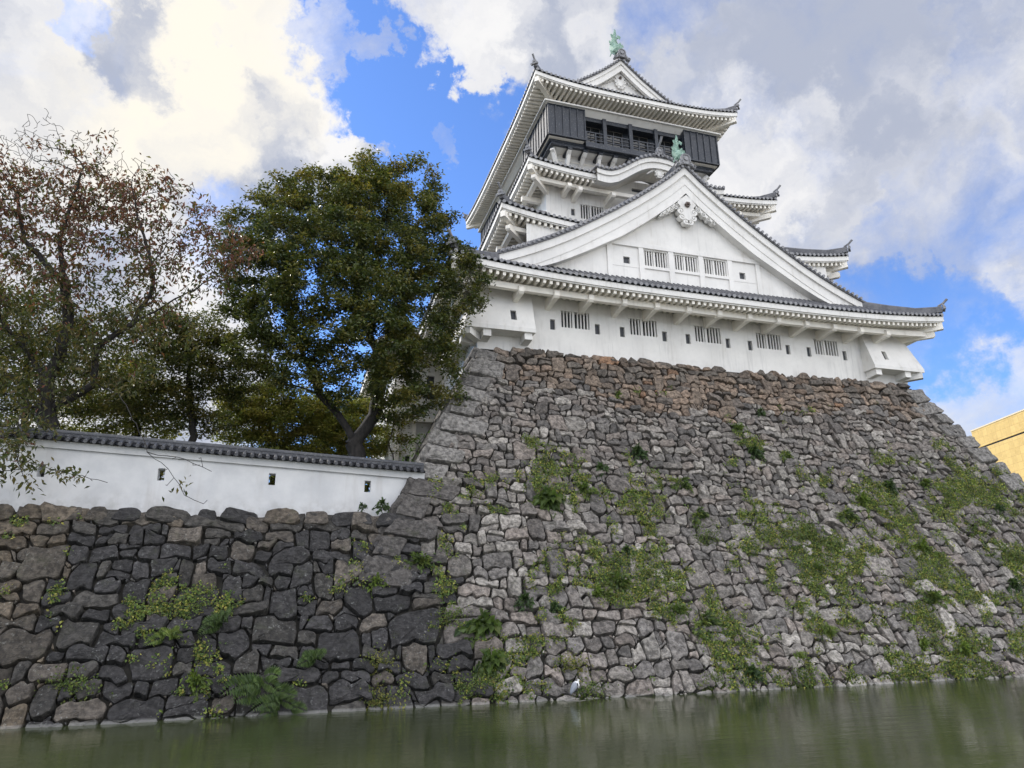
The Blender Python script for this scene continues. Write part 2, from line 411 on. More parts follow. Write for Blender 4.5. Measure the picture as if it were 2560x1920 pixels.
def vnoise(x, z, s=1., k=0):
    from mathutils import noise
    return noise.noise(Vector((x*s+k*17.3, z*s, k*3.1)))
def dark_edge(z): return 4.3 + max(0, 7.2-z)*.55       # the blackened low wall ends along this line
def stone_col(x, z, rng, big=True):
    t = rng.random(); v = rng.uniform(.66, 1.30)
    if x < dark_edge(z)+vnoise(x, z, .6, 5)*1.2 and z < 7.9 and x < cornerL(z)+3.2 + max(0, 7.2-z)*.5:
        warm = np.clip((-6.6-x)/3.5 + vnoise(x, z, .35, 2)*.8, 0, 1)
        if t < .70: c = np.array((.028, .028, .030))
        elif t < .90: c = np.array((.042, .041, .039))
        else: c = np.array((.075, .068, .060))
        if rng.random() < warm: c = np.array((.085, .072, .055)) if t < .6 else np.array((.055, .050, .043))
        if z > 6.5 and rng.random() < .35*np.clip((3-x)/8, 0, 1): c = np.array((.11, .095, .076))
    else:
        brown = np.clip((z-13.6+vnoise(x, z, .25, 1)*2.2)/1.6, 0, 1)
        if rng.random() < brown:
            c = np.array(((.172, .134, .106), (.148, .124, .104), (.160, .131, .106), (.105, .094, .085))[int(t*4)])
            if t > .955: c = np.array((.20, .125, .080))
            if z > 15.9 and rng.random() < .4: c = np.array((.095, .087, .078))
        else:
            c = np.array(((.175, .168, .160), (.115, .112, .110), (.165, .150, .140), (.225, .220, .210), (.140, .132, .127))[int(t*5)])
            if t > .955 and not big: c = np.array((.29, .30, .29))
            if z > 9: c = c*.92
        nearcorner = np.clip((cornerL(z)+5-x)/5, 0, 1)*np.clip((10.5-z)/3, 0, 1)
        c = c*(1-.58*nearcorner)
        if z < 6: c = c*(1+.16*np.clip((6-z)/3, 0, 1)*np.clip((x-9)/4, 0, 1))
    return c*v

rs = np.random.default_rng(11)
X0, X1, ZB = -24., 50., -.75
class Bed:
    """bed joint between two courses: a crooked line that stones above and below share"""
    def __init__(s, z, h, amp):
        s.x = [X0-2]
        while s.x[-1] < X1+2: s.x.append(s.x[-1]+h*rs.uniform(.35, .95))
        s.z = [z+h*amp*rs.normal()*.55+.22*h*math.sin(x*.31+z*1.7)+.14*h*math.sin(x*.83+z) for x in s.x]
    def __call__(s, x): return float(np.interp(x, s.x, s.z))
    def knots(s, a, b): return [x for x in s.x if a+.04 < x < b-.04]
def leftness(x, z): return float(np.clip((dark_edge(z)+1.2-x)/1.8, 0, 1)) if z < 7.6 else 0.
beds = [Bed(ZB, .6, .1)]; z = ZB; hs = []
while z < LEFT_TOP-.3:
    h = rs.uniform(.42, .62); 
    if LEFT_TOP-z-h < .35: h = LEFT_TOP-z
    z += h; hs.append(h); beds.append(Bed(z, h, .30 if z < LEFT_TOP-.05 else .12))
while z < SZ-.2:
    h = rs.uniform(.30, .45)*(1. if z > 12 else 1.12)
    if SZ-z-h < .25: h = SZ-z
    z += h; hs.append(h); beds.append(Bed(z, h, .30))
blocked = {k: [] for k in range(len(hs)+3)}
def emit(poly, x, z, L, chip=False):
    zc = sum(p[1] for p in poly)/len(poly); xc = sum(p[0] for p in poly)/len(poly)
    if zc > LEFT_TOP-.05: 
        poly = clip(poly, -1, slope(zc), -(cornerL(zc)+.95)+slope(zc)*zc)
    if len(poly) >= 3: poly = clip(poly, 1, slope(zc), cornerR(zc)-.8+slope(zc)*zc)
    if len(poly) < 3: return
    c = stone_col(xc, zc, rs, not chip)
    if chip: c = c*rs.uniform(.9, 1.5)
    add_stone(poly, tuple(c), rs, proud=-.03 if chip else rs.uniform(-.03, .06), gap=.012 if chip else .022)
for k, h in enumerate(hs):
    lo_b, hi_b = beds[k], beds[k+1]; z0 = float(np.mean(lo_b.z)); zm = z0+h/2
    xa = X0 if zm < LEFT_TOP else cornerL(zm)+.3; xb = cornerR(zm)+.2
    cuts = [xa]
    while cuts[-1] < xb:
        x = cuts[-1]; lf = leftness(x, zm)
        w = h*(rs.uniform(.75, 2.0) if rs.random() < .8 else rs.uniform(2.0, 2.8))*(1+.42*lf)*(1.0 if zm < 12 else 1.12)
        cuts.append(x+w)
    tl = [rs.normal(0, .10)*h for _ in cuts]
    for i in range(len(cuts)-1):
        a0, a1, b0, b1 = cuts[i]-tl[i], cuts[i]+tl[i], cuts[i+1]-tl[i+1], cuts[i+1]+tl[i+1]
        am = (a0+b0)/2
        segs = [(a0, a1, b0, b1)]
        for (p, q) in blocked[k]:
            nx = []
            for (s0, s1, e0, e1) in segs:
                if e0 <= p or s0 >= q: nx.append((s0, s1, e0, e1)); continue
                if s0 < p-.15: nx.append((s0, s1, p, p))
                if e0 > q+.15: nx.append((q, q, e0, e1))
            segs = nx
        for (s0, s1, e0, e1) in segs:
            if e0-s0 < .12: continue
            lf = leftness(s0, zm)
            top = hi_b
            if k+2 < len(beds) and zm+h < (LEFT_TOP-.3 if zm < LEFT_TOP else SZ-.6) and not (s0 < 9 and LEFT_TOP-1 < zm < LEFT_TOP+.3) and rs.random() < (.22 if lf > .5 else .10) and e0-s0 > h*.9 and not any(p < e0 and q > s0 for p, q in blocked[k+1]):
                top = beds[k+2]; blocked[k+1].append((s1, e1))
            P = [(s0, lo_b(s0))]+[(x, lo_b(x)) for x in lo_b.knots(s0, e0)]+[(e0, lo_b(e0)), (e1, top(e1))]+[(x, top(x)) for x in reversed(top.knots(s1, e1))]+[(s1, top(s1))]
            # knock a corner off and wedge small stones in the gap
            hh = top(s1)-lo_b(s0)
            for cx, cz, nx_, nz_ in ((s0, lo_b(s0), -1, -1), (s1, top(s1), -1, 1), (e0, lo_b(e0), 1, -1), (e1, top(e1), 1, 1)):
                if rs.random() < .44:
                    d = min(hh, e0-s0)*rs.uniform(.12, .34); an = rs.uniform(.5, 1.07); ax, az = nx_*math.cos(an), nz_*math.sin(an)
                    Q = clip(P, ax, az, ax*cx+az*cz-d*.62)
                    if len(Q) < 3: continue
                    R_ = clip(P, -ax, -az, -(ax*cx+az*cz-d*.62)); P = Q
                    if len(R_) >= 3 and d > .12: emit(R_, cx, cz, d, True)
            if len(P) < 3: continue
            t = rs.random(); wd = e0-s0
            if t < .13 and hh > .5 and top is hi_b:       # two flat stones instead of one
                zz = lo_b((s0+e0)/2)+hh*rs.uniform(.38, .62); sl_ = rs.normal(0, .12)
                A = clip(P, -sl_, 1, zz-sl_*(s0+e0)/2); B_ = clip(P, sl_, -1, -(zz-sl_*(s0+e0)/2))
                for q in (A, B_):
                    if len(q) >= 3: emit(q, s0, zm, wd)
            else: emit(P, s0, zm, wd)
# loose cap stones standing a little above the general line
x = SL+.6
while x < SR-.4:
    w = rs.uniform(.5, 1.3); h = rs.uniform(.18, .42); z = SZ-.12
    if rs.random() < .85:
        add_stone([(x, z-.12), (x+w, z-.12), (x+w-rs.uniform(.05, .3), z+h*rs.uniform(.6, 1)), (x+rs.uniform(.05, .3), z+h)], tuple(stone_col(x, SZ+.3, rs)*.85), rs, proud=.04)
    x += w*.98
x = X0
while x < cornerL(LEFT_TOP)-.3:
    w = rs.uniform(.6, 1.9); h = rs.uniform(.12, .26); z = LEFT_TOP-.08
    if True:
        add_stone([(x-.02, z-.45), (x+w, z-.45), (x+w-rs.uniform(.05, .25), z+h*rs.uniform(.6, 1)), (x+rs.uniform(.05, .25), z+h)], tuple(stone_col(x, 6.8, rs)), rs, proud=.05)
    x += w
# corner stones, long and short by turns
def corner_stone(z0, z1, w, wy, right, col):
    lean = .10*(1 if right else -1)
    poly = []
    for u, z in ((0, z0), (w, z0), (w, z1), (0, z1)):
        tip = u/w
        zz = z + 0.
        if right: xx = cornerR(zz) - .02 - (w-u)
        else: xx = cornerL(zz) + .02 + u
        poly.append((xx, zz - (u if not right else (w-u))*.17))
    add_stone(poly, col, rs, proud=rs.uniform(.05, .15), gap=.05, rnd=.3, tilt=.45)
    # the return face round the corner
    s = 1 if right else -1
    b = slope((z0+z1)/2)
    def side(u, z, d=0.):
        k = math.hypot(1, b); X = (SR+off(z)) if right else (SL-off(z))
        return (X+s*d/k, u, z+d*b/k)
    y0 = SY-off((z0+z1)/2)
    pl = [(y0-.05, z0), (y0+wy, z0), (y0+wy, z1), (y0-.05, z1)]
    add_stone(pl if right else pl[::-1], col, rs, proud=.09, gap=.02, surf_fn=side, rnd=.35, tilt=.25)
for right in (False, True):
    z = SZ-.15; k = 0; zb = (LEFT_TOP-2.6) if not right else -.5
    while z > zb:
        h = rs.uniform(.75, 1.05)
        w = (2.0 if k % 2 else 1.25)*rs.uniform(.9, 1.15); wy = (1.1 if k % 2 else 2.1)
        v = rs.uniform(.70, 1.30); c = np.array((.150, .150, .148)) if z > 9 else (np.array((.058, .056, .055)) if not right else np.array((.13, .125, .12)))
        corner_stone(z-h, z, w, wy, right, tuple(c*v)); z -= h; k += 1
wall_o = flush_stones('stone_facing')

STONEW = thing('castle_stone_wall', 'tall sloping wall of rough grey and brown stones rising from the moat under the white keep', 'stone wall', (XC, 33, 0))
wall_o.parent = STONEW; wall_o.matrix_parent_inverse = Matrix.Translation((-XC, -33, 0))
mb = MB()                      # the dark earth core behind the stones, with its own sloping sides
zs = [-2.0, -.5, 1, 2.5, 4, 5.5, 7.0, 8.5, 10, 11.5, 13, 14.5, 16, SZ-.05]
def ring(z, ins=.27):
    o = off(z)-ins; return [(SL-o, SY-o, z), (SR+o, SY-o, z), (SR+o, 71.6+o, z), (SL-o, 71.6+o, z)]
for a, b in zip(zs[:-1], zs[1:]):
    A, B = ring(a), ring(b)
    for i in range(4):
        j = (i+1) % 4; mb.add([A[i], A[j], B[j], B[i]], [(0, 1, 2, 3)])
mb.add(ring(SZ-.05), [(0, 1, 2, 3)])
for a, b in zip(zs[:6], zs[1:7]):
    mb.add([surf(-90, a, -.27), surf(SL-off(a)+1, a, -.27), surf(SL-off(b)+1, b, -.27), surf(-90, b, -.27)], [(0, 1, 2, 3)])
mb.add([surf(-90, 7.0, -.27), surf(7, 7.0, -.27), (7, 33, 7.0), (-90, 33, 7.0)], [(0, 1, 2, 3)])
mb.build('wall_core', CORE, STONEW)

# ================================================================ the keep
KEEP = thing('castle_keep', 'five storey white castle keep with grey tiled roofs and a black top floor', 'castle', (XC, YC, 17))
def part(mb, name, mats, parent=KEEP, **k): return mb.build(name, mats, parent, **k)

def holed_wall(mb, x0, x1, z0, z1, y, holes, depth, m=0):
    """front (-y) face with real openings and their jambs"""
    xs = sorted({x0, x1, *[h[0] for h in holes], *[h[1] for h in holes]}); zs = sorted({z0, z1, *[h[2] for h in holes], *[h[3] for h in holes]})
    for a, b in zip(xs[:-1], xs[1:]):
        for c, d in zip(zs[:-1], zs[1:]):
            mx, mz = (a+b)/2, (c+d)/2
            if any(h[0] < mx < h[1] and h[2] < mz < h[3] for h in holes): continue
            mb.add([(a, y, c), (b, y, c), (b, y, d), (a, y, d)], [(0, 1, 2, 3)], m)
    for a, b, c, d in holes:
        e = y+depth
        mb.add([(a, y, c), (b, y, c), (b, e, c), (a, e, c)], [(0, 1, 2, 3)], m); mb.add([(a, y, d), (b, y, d), (b, e, d), (a, e, d)], [(3, 2, 1, 0)], m)
        mb.add([(a, y, c), (a, e, c), (a, e, d), (a, y, d)], [(0, 1, 2, 3)], m); mb.add([(b, y, c), (b, e, c), (b, e, d), (b, y, d)], [(3, 2, 1, 0)], m)
def storey(name, hx, y0, z0, z1, holes=(), depth=.42, m=PLASTER):
    mb = MB(); y1 = 2*YC-y0
    holed_wall(mb, XC-hx, XC+hx, z0, z1, y0, list(holes), depth)
    for x in (XC-hx, XC+hx): mb.add([(x, y0, z0), (x, y1, z0), (x, y1, z1), (x, y0, z1)], [(0, 1, 2, 3)])
    mb.add([(XC-hx, y1, z0), (XC+hx, y1, z0), (XC+hx, y1, z1), (XC-hx, y1, z1)], [(0, 1, 2, 3)])
    mb.add([(XC-hx, y0+.5, z1-.02), (XC+hx, y0+.5, z1-.02), (XC+hx, y1, z1-.02), (XC-hx, y1, z1-.02)], [(0, 1, 2, 3)])
    return part(mb, name, m)
_bars = {}
def barred_window(x0, x1, z0, z1, y, parent=KEEP):
    w, h = x1-x0, z1-z0
    key = (round(w, 2), round(h, 2))
    if key not in _bars:
        mb = MB(); mb.add([(0, .36, 0), (w, .36, 0), (w, .36, h), (0, .36, h)], [(0, 1, 2, 3)])
        a = mb.build('barred_window', VOID); COL.objects.unlink(a)
        mb = MB(); n = 8; g = w/(n+.35)
        edges = [(.05, .10)] + [(.05+(k+1)*w*.112, .072) for k in range(8)]
        for k, (c, bw) in enumerate(edges):
            if k == 4: c -= .02; bw = .15
            elif k > 4: c += .04
            if c+bw/2 > w-.02: continue
            mb.box(c-bw/2, c+bw/2, .06, .15, 0, h)
        b = mb.build('window_bars', PLASTER); COL.objects.unlink(b)
        _bars[key] = (a.data, b.data); bpy.data.objects.remove(a); bpy.data.objects.remove(b)
    A, B = _bars[key]
    o = bpy.data.objects.new('barred_window', A); COL.objects.link(o); o.parent = parent; o.location = Vector((x0, y, z0))-KEEP.location
    q = bpy.data.objects.new('window_bars', B); COL.objects.link(q); q.parent = o
    return o
def loophole(x, z, w, h, y, parent=KEEP):
    mb = MB(); mb.add([(x-w/2, y+.16, z-h/2), (x+w/2, y+.16, z-h/2), (x+w/2, y+.16, z+h/2), (x-w/2, y+.16, z+h/2)], [(0, 1, 2, 3)])
    return part(mb, 'loophole', VOID_GREY, parent)
VOID_GREY = mat('grey_shutter', lambda N: principled(N, (.045, .048, .055), .6))

# ---- storeys
W1 = [(14.02+4.48*k, 14.02+4.48*k+1.87, 18.96, 20.01) for k in range(5)]
L1 = [c for w in W1 for c in (w[0]-.48, w[1]+.5)]
holes1 = list(W1) + [(c-.16, c+.16, 18.73, 19.38) for c in L1]
storey('lower_wall', 14.9, 36.0, 16.2, 22.4, holes1)
for w in W1: barred_window(*w, 36.0)
for c in L1: loophole(c, 19.055, .32, .65, 36.0)
storey('second_wall', 11.1, 39.0, 22.0, 27.2)
w3 = (18.2, 20.09, 30.32, 31.5); sl = [(22.55, 23.55, 33.32, 33.62), (24.2, 25.2, 33.32, 33.62)]
storey('third_wall', 8.3, 42.0, 27.0, 34.2, [w3, (17.5, 17.8, 30.45, 31.0)] + sl)
barred_window(*w3, 42.0); loophole(17.65, 30.72, .3, .55, 42.0)
for s in sl: loophole((s[0]+s[1])/2, 33.47, 1.0, .3, 42.0)
storey('fourth_wall', 6.1, 44.9, 33.0, 38.0)

# ---- tiled eaves
class Ring:
    def __init__(s, hx, y0, ze, up, p=3.2): s.hx = hx; s.hy = YC-y0; s.ze = ze; s.up = up; s.p = p
    def z(s, u): return s.ze + s.up*abs(u)**s.p
    def pt(s, side, u, o, dz):
        hx, hy = s.hx-o, s.hy-o; z = s.z(u)+dz
        if side == 0: return (XC+u*hx, YC-hy, z)
        if side == 1: return (XC+hx, YC+u*hy, z)
        if side == 2: return (XC-u*hx, YC+hy, z)
        return (XC-hx, YC-u*hy, z)
    def half(s, side): return s.hx if side in (0, 2) else s.hy
    def dirs(s, side): return ((0, -1), (1, 0), (0, 1), (-1, 0))[side]
    def us(s, side, n=40): return [math.sin(math.pi/2*(-1+2*i/n))*.5 + .5*(-1+2*i/n) for i in range(n+1)]

def band(mb, R, o0, o1, d0, d1, m=0, gap=None):
    for side in range(4):
        us = R.us(side)
        segs = [us]
        if gap and side == 0:
            g = gap/R.hx; segs = [[u for u in us if u < -g]+[-g], [g]+[u for u in us if u > g]]
        for q in segs:
            rows = [[R.pt(side, u, o, d) for u in q] for o, d in ((o0, d1), (o0, d0), (o1, d0), (o1, d1), (o0, d1))]
            mb.grid(rows, m)
def skirt(name, R, hxi, y0i, zi, overhang, gap=None, wall_off=None, beam=None, spacing=.365, raft=.39, labels=None):
    """one tiled pent roof: tiles (the part), eave board, rafters and beam below (its sub-parts)"""
    hyi = YC-y0i; mb = MB()
    g = lambda t: t**1.22
    rise = zi-R.ze
    def P(side, s, t):      # s = signed distance along the eave, t 0 at the eave .. 1 inner
        H = R.half(side); Hi = (hxi if side in (0, 2) else hyi); Ht = H+(Hi-H)*t
        u = max(-1, min(1, s/Ht)); z = R.ze + R.up*abs(u)**R.p*(1-t) + rise*g(t)
        dep = (R.hy-(R.hy-hyi)*t) if side in (0, 2) else (R.hx-(R.hx-hxi)*t)
        if side == 0: return (XC+s, YC-dep, z)
        if side == 1: return (XC+dep, YC+s, z)
        if side == 2: return (XC-s, YC+dep, z)
        return (XC-dep, YC-s, z)
    ts = [0, .12, .3, .55, .8, 1.]
    for side in range(4):
        H = R.half(side); Hi = (hxi if side in (0, 2) else hyi)
        us = R.us(side)
        segs = [us]
        if gap and side == 0: gg = gap/H; segs = [[u for u in us if u < -gg]+[-gg], [gg]+[u for u in us if u > gg]]
        for q in segs: mb.grid([[P(side, u*(H+(Hi-H)*t), t) for u in q] for t in ts], 0)
        n = int(2*H/spacing); sp = 2*H/n
        for k in range(n):
            s = -H+(k+.5)*sp
            if gap and side == 0 and abs(s) < gap: continue
            tm = min(1., (H-abs(s))/(H-Hi))
            if tm < .02: continue
            tt = [tm*q for q in (0, .2, .5, .8, 1.)]
            pts = [Vector(P(side, s, t))+Vector((0, 0, .03)) for t in tt]
            dx, dy = R.dirs(side)
            pts = [pts[0]+Vector((dx*.07, dy*.07, -.015))]+pts
            mb.tube(pts, .088, 6, 0, cap=False)
            c = pts[0]-Vector((0, 0, 0)); ax = Vector((dx, dy, 0))
            mb.tube([c+ax*.02, c-ax*.10], .112, 10, 1)
            # pan tile lip between the round ends
            e = Vector(P(side, s+sp/2, 0)) if abs(s+sp/2) < H-.05 else None
            if e is not None and not (gap and side == 0 and abs(s+sp/2) < gap):
                al = Vector((dy, -dx, 0)) if False else Vector((-dy, dx, 0))
                mb.add([e+al*sp*.5+ax*.05+Vector((0, 0, .02)), e-al*sp*.5+ax*.05+Vector((0, 0, .02)), e-al*sp*.3+ax*.05-Vector((0, 0, .09)), e+al*sp*.3+ax*.05-Vector((0, 0, .09))], [(0, 1, 2, 3), (3, 2, 1, 0)], 1)
    roof = part(mb, name, [TILE, TILE_END])
    mb = MB(); band(mb, R, .02, .16, -.10, -.44, 0, gap); band(mb, R, .10, .22, -.42, -.52, 0, gap); part(mb, 'eave_board', PLASTER, roof)
    # rafters and the boarded underside
    mb = MB(); O = overhang+.1
    for side in range(4):
        us = R.us(side); segs = [us]
        if gap and side == 0: gg = gap/R.hx; segs = [[u for u in us if u < -gg]+[-gg], [gg]+[u for u in us if u > gg]]
        for q in segs: mb.grid([[R.pt(side, u, o, -.44+o*.10) for u in q] for o in (.18, O)], 0, flip=True)
        H = R.half(side)-.25; n = int(2*H/raft)
        for k in range(n+1):
            s = -H+2*H*k/n
            if gap and side == 0 and abs(s) < gap: continue
            m_ = min(O, R.half(side)-abs(s)+.25)
            if m_ < .35: continue
            def Q(o, dz):
                h = R.half(side); p = R.pt(side, s/h, o, dz+o*.10)
                return Vector((XC+s if side == 0 else XC-s if side == 2 else p[0], YC+s if side == 1 else YC-s if side == 3 else p[1], p[2]))
            mb.bar(Q(.20, -.60), Q(m_, -.60), .165, .27)
    raf = part(mb, 'rafters', PLASTER_OLD, roof)
    for sx in (-1, 1):
        for sy in (-1, 1):
            mb = MB(); a = Vector((XC+sx*(R.hx-.12), YC+sy*(R.hy-.12), R.ze+R.up-.80)); b = Vector((XC+sx*(R.hx-O-.3), YC+sy*(R.hy-O-.3), R.ze+R.up*.5-.62))
            mb.bar(a, b, .34, .42); part(mb, 'hip_rafter', PLASTER_OLD, roof)
    if beam:
        bo, bz, bh = beam
        mb = MB(); Rb = Ring(R.hx, YC-R.hy, R.ze, R.up*.45)
        band(mb, Rb, bo-.15, bo+.17, bz-bh, bz, 0, gap if gap and gap > 6 else None); part(mb, 'eave_beam', PLASTER_OLD, roof)
    # hip ridges with their end ornaments
    for sx in (-1, 1):
        for sy in (-1, 1):
            h = MB(); pts = []
            for t in (0.0, .05, .2, .4, .7, 1.):
                z = R.ze + R.up*(1-t) + rise*g(t) + .16 + .22*max(0, 1-t*6)
                pts.append(Vector((XC+sx*(R.hx-(R.hx-hxi)*t), YC+sy*(R.hy-(R.hy-hyi)*t), z)))
            dv = (pts[0]-pts[1]); dv.z = 0; dv.normalize()
            for i in range(len(pts)-1):
                h.bar(pts[i]+Vector((0, 0, .0)), pts[i+1], .26, .34)
            h.tube([p+Vector((0, 0, .20)) for p in pts], .11, 8)
            part(h, 'hip_ridge', TILE, roof)
            if sy < 0 or sx < 0:
                q = MB(); c = pts[0]+dv*.05; r = Vector((-dv.y, dv.x, 0))
                SCO = .58; outline = [(-.30, -.22), (.30, -.22), (.38, -.05), (.26, .05), (.27, .30), (.15, .46), (-.15, .46), (-.27, .30), (-.26, .05), (-.38, -.05)]
                for dd, sc in ((.0, 1.),):
                    A = [c+r*x*SCO+Vector((0, 0, z*SCO+.1)) for x, z in outline]; B = [p+dv*.12 for p in A]
                    n = len(outline)
                    q.add(A+B, [tuple(range(n)), tuple(range(2*n-1, n-1, -1))]+[(i, i+n, (i+1) % n+n, (i+1) % n) for i in range(n)])
                ht = [(.13*math.cos(a), .13*math.sin(a)) for a in [i*math.pi/3 for i in range(6)]]
                A = [c+dv*.11+r*x*SCO+Vector((0, 0, z*SCO+.2)) for x, z in ht]; B = [p+dv*.06 for p in A]
                q.add(A+B, [tuple(range(11, 5, -1))]+[(i, i+6, (i+1) % 6+6, (i+1) % 6) for i in range(6)])
                for s in (-1, 1):
                    q.tube([c+r*s*.22+Vector((0, 0, .02))-dv*.02, c+r*s*.22+dv*.15], .085, 8)
                base = c+Vector((0, 0, .42))
                q.tube([base-dv*.25+Vector((0, 0, -.10)), base+dv*.10+Vector((0, 0, .06)), base+dv*.34+Vector((0, 0, .30))], [.06, .075, .085], 8)
                part(q, 'ridge_ornament', TILE_END, roof)
    return roof
def bracket(x, y0, y1, z, w=.30, h=.42, d=(0, -1), x1=None):
    """stub beam from the wall out to y1 with a splayed end"""
    mb = MB(); a = Vector((x, y0, z)); b = Vector((x if x1 is None else x1, y1, z)); v = (b-a).normalized()
    mb.bar(a, b-v*.12, w, h); mb.bar(b-v*.12, b, w, h, h2=h*.55, w2=w)
    mb.bar(a+Vector((0, 0, -.02)), a+(b-a)*.55+Vector((0, 0, -.02)), w*.98, h*1.35, h2=h*.9)
    return part(mb, 'bracket', PLASTER_OLD)

R1 = Ring(16.9, 33.62, 21.12, .62); skirt('lowest_roof', R1, 11.2, 38.9, 24.6, 2.3, beam=(1.0, -.62, .36))
for k in range(-6, 7): bracket(XC+k*2.12-.06, 36.0, 34.28, 20.27, h=.50)
for s in (-1, 1):
    bracket(XC+s*14.7, 36.1, 34.2, 20.55, h=.5, x1=XC+s*16.5)
    for k in range(4): 
        mb = MB(); y = 37.2+k*2.12; x0 = XC+s*14.9; mb.bar((x0, y, 20.66), (x0+s*1.75, y, 20.66), .30, .42, h2=.36); part(mb, 'bracket', PLASTER_OLD)
R3 = Ring(13.15, 36.98, 26.62, .85); skirt('middle_roof', R3, 8.4, 41.9, 29.9, 2.1, gap=7.5, beam=(1.05, -.62, .30))
R4 = Ring(10.24, 40.11, 32.95, .55); skirt('upper_roof', R4, 6.2, 44.8, 35.3, 2.0, gap=4.9, beam=(1.0, -.62, .30))
for R, hx, y0, zz, xs in ((R3, 11.1, 39.0, 26.0, (-8.6, -6.4)), (R4, 8.3, 42.0, 32.15, (-6.2, -3.6, 3.6, 6.2))):
    for x in xs: bracket(XC+x, y0, y0-1.5, zz-.34, h=.46)
    for s in (-1, 1):
        bracket(XC+s*(hx-.1), y0+.1, y0-1.5, zz+.02, x1=XC+s*(hx+1.5))
        bracket(XC+s*(hx-1.3), y0, y0-1.45, zz-.12)
        for k in range(4):
            mb = MB(); y = y0+1.3+k*2.4; x0 = XC+s*hx; mb.bar((x0, y, zz-.12), (x0+s*1.45, y, zz-.12), .30, .42, h2=.36); part(mb, 'bracket', PLASTER_OLD)

# ---- corner bays (stone-drop chutes) of the ground floor
def bay(s):
    mb = MB(); xi = XC+s*11.75; xo = XC+s*14.9; xb = XC+s*15.85; yb = 34.98; yt = 35.98; zb, zt = 18.12, 21.45
    yk = 42.0
    A = [(xi, yt, zt), (xo, yt, zt), (xo, yk, zt)]; B = [(xi, yb, zb+.12), (xb, yb, zb+.12), (xb, yk, zb+.12)]; C = [(xi, yb, zb-.12), (xb, yb, zb-.12), (xb, yk, zb-.12)]
    f = (lambda q: q) if s > 0 else (lambda q: q[::-1])
    lw, lh = .34, .66
    # front face with a real loophole
    lx = XC+s*(12.98 if s < 0 else 13.0); hz0, hz1 = 18.72, 19.36
    def F(x, t): # point of the sloping face at x, height z
        z = zb+.12+(zt-zb-.12)*t; return (x, yb+(yt-yb)*t, z)
    t0, t1 = (hz0-zb-.12)/(zt-zb-.12), (hz1-zb-.12)/(zt-zb-.12)
    xe = lambda t: xb+(xo-xb)*t
    xs = sorted([lx-lw/2, lx+lw/2])
    for ta, tb in ((0, t0), (t0, t1), (t1, 1)):
        lo = (xi, xs[0], xs[1], None) if s > 0 else (None, xs[0], xs[1], xi)
        for i in range(3):
            if ta == t0 and i == 1: continue
            def X(v, t): return xe(t) if v is None else v
            mb.add([F(X(lo[i], ta), ta), F(X(lo[i+1], ta), ta), F(X(lo[i+1], tb), tb), F(X(lo[i], tb), tb)], [(0, 1, 2, 3)])
    q = [F(xs[0], t0), F(xs[1], t0), F(xs[1], t1), F(xs[0], t1)]; q2 = [(x, y+.3, z) for x, y, z in q]
    for i in range(4): mb.add([q[i], q[(i+1) % 4], q2[(i+1) % 4], q2[i]], [(0, 1, 2, 3)])
    mb.add([B[1], B[2], A[2], A[1]], [(0, 1, 2, 3)])
    mb.add([B[0], A[0], (xi, 36.1, zb+.12)], [(0, 1, 2)])
    mb.add([C[0], C[1], B[1], B[0]], [(0, 1, 2, 3)]); mb.add([C[1], C[2], B[2], B[1]], [(0, 1, 2, 3)])
    mb.add([C[0], C[1], (xb, 36.1, zb-.12), (xi, 36.1, zb-.12)], [(0, 1, 2, 3)]); mb.add([(xb, 36.1, zb-.12), C[2], (xo, yk, zb-.12), (xo, 36.1, zb-.12)], [(0, 1, 2, 3)])
    mb.add([C[0], B[0], (xi, 36.1, zb+.12), (xi, 36.1, zb-.12)], [(0, 1, 2, 3)])
    # small moulding along the lower edge
    o = part(mb, 'corner_bay', PLASTER)
    m2 = MB(); m2.add([(x, y-.0+.2, z) for x, y, z in q], [(0, 1, 2, 3)]); part(m2, 'loophole', VOID_GREY, o)
    for bx in ((XC+s*12.15), (XC+s*14.55)):
        m2 = MB(); m2.bar((bx, 36.2, zb-.36), (bx, 35.12, zb-.32), .46, .46, h2=.40); part(m2, 'bay_bracket', PLASTER, o)
    m2 = MB(); m2.bar((XC+s*14.8, 36.1, zb-.36), (XC+s*15.75, 35.1, zb-.32), .46, .46, h2=.40); part(m2, 'bay_bracket', PLASTER, o)
    for yy in (36.6, 39.2, 41.7):
        m2 = MB(); m2.bar((xo, yy, zb-.36), (xb-s*.1, yy, zb-.32), .46, .46, h2=.40); part(m2, 'bay_bracket', PLASTER, o)
bay(-1); bay(1)

# ---- the big front gable
BO = [(0, 32.2), (1.2, 31.1), (2.42, 30.1), (3.9, 28.98), (5.4, 27.93), (7.0, 26.88), (8.5, 25.95), (10.0, 25.12), (11.3, 24.48), (12.5, 23.95), (13.6, 23.5)]
BI = [(0, 30.1), (1.2, 29.08), (2.42, 28.1), (3.6, 27.2), (5.0, 26.2), (6.3, 25.45), (7.5, 24.75), (8.6, 24.15), (9.9, 23.5), (11.6, 22.9), (13.6, 22.3)]
fo = lambda x: float(np.interp(abs(x), *zip(*BO))); fi = lambda x: float(np.interp(abs(x), *zip(*BI)))
def smooth_pts(f, h, n=44): return [(-h+2*h*i/n, f(-h+2*h*i/n)) for i in range(n+1)]
def vband(mb, ftop, fbot, h, y0, y1, cx=XC, m=0, n=44):
    xs = [-h+2*h*i/n for i in range(n+1)]
    rows = [[(cx+x, y0, ftop(x)) for x in xs], [(cx+x, y0, fbot(x)) for x in xs], [(cx+x, y1, fbot(x)) for x in xs], [(cx+x, y1, ftop(x)) for x in xs], [(cx+x, y0, ftop(x)) for x in xs]]
    mb.grid(rows, m)
mb = MB()
GY = 37.4
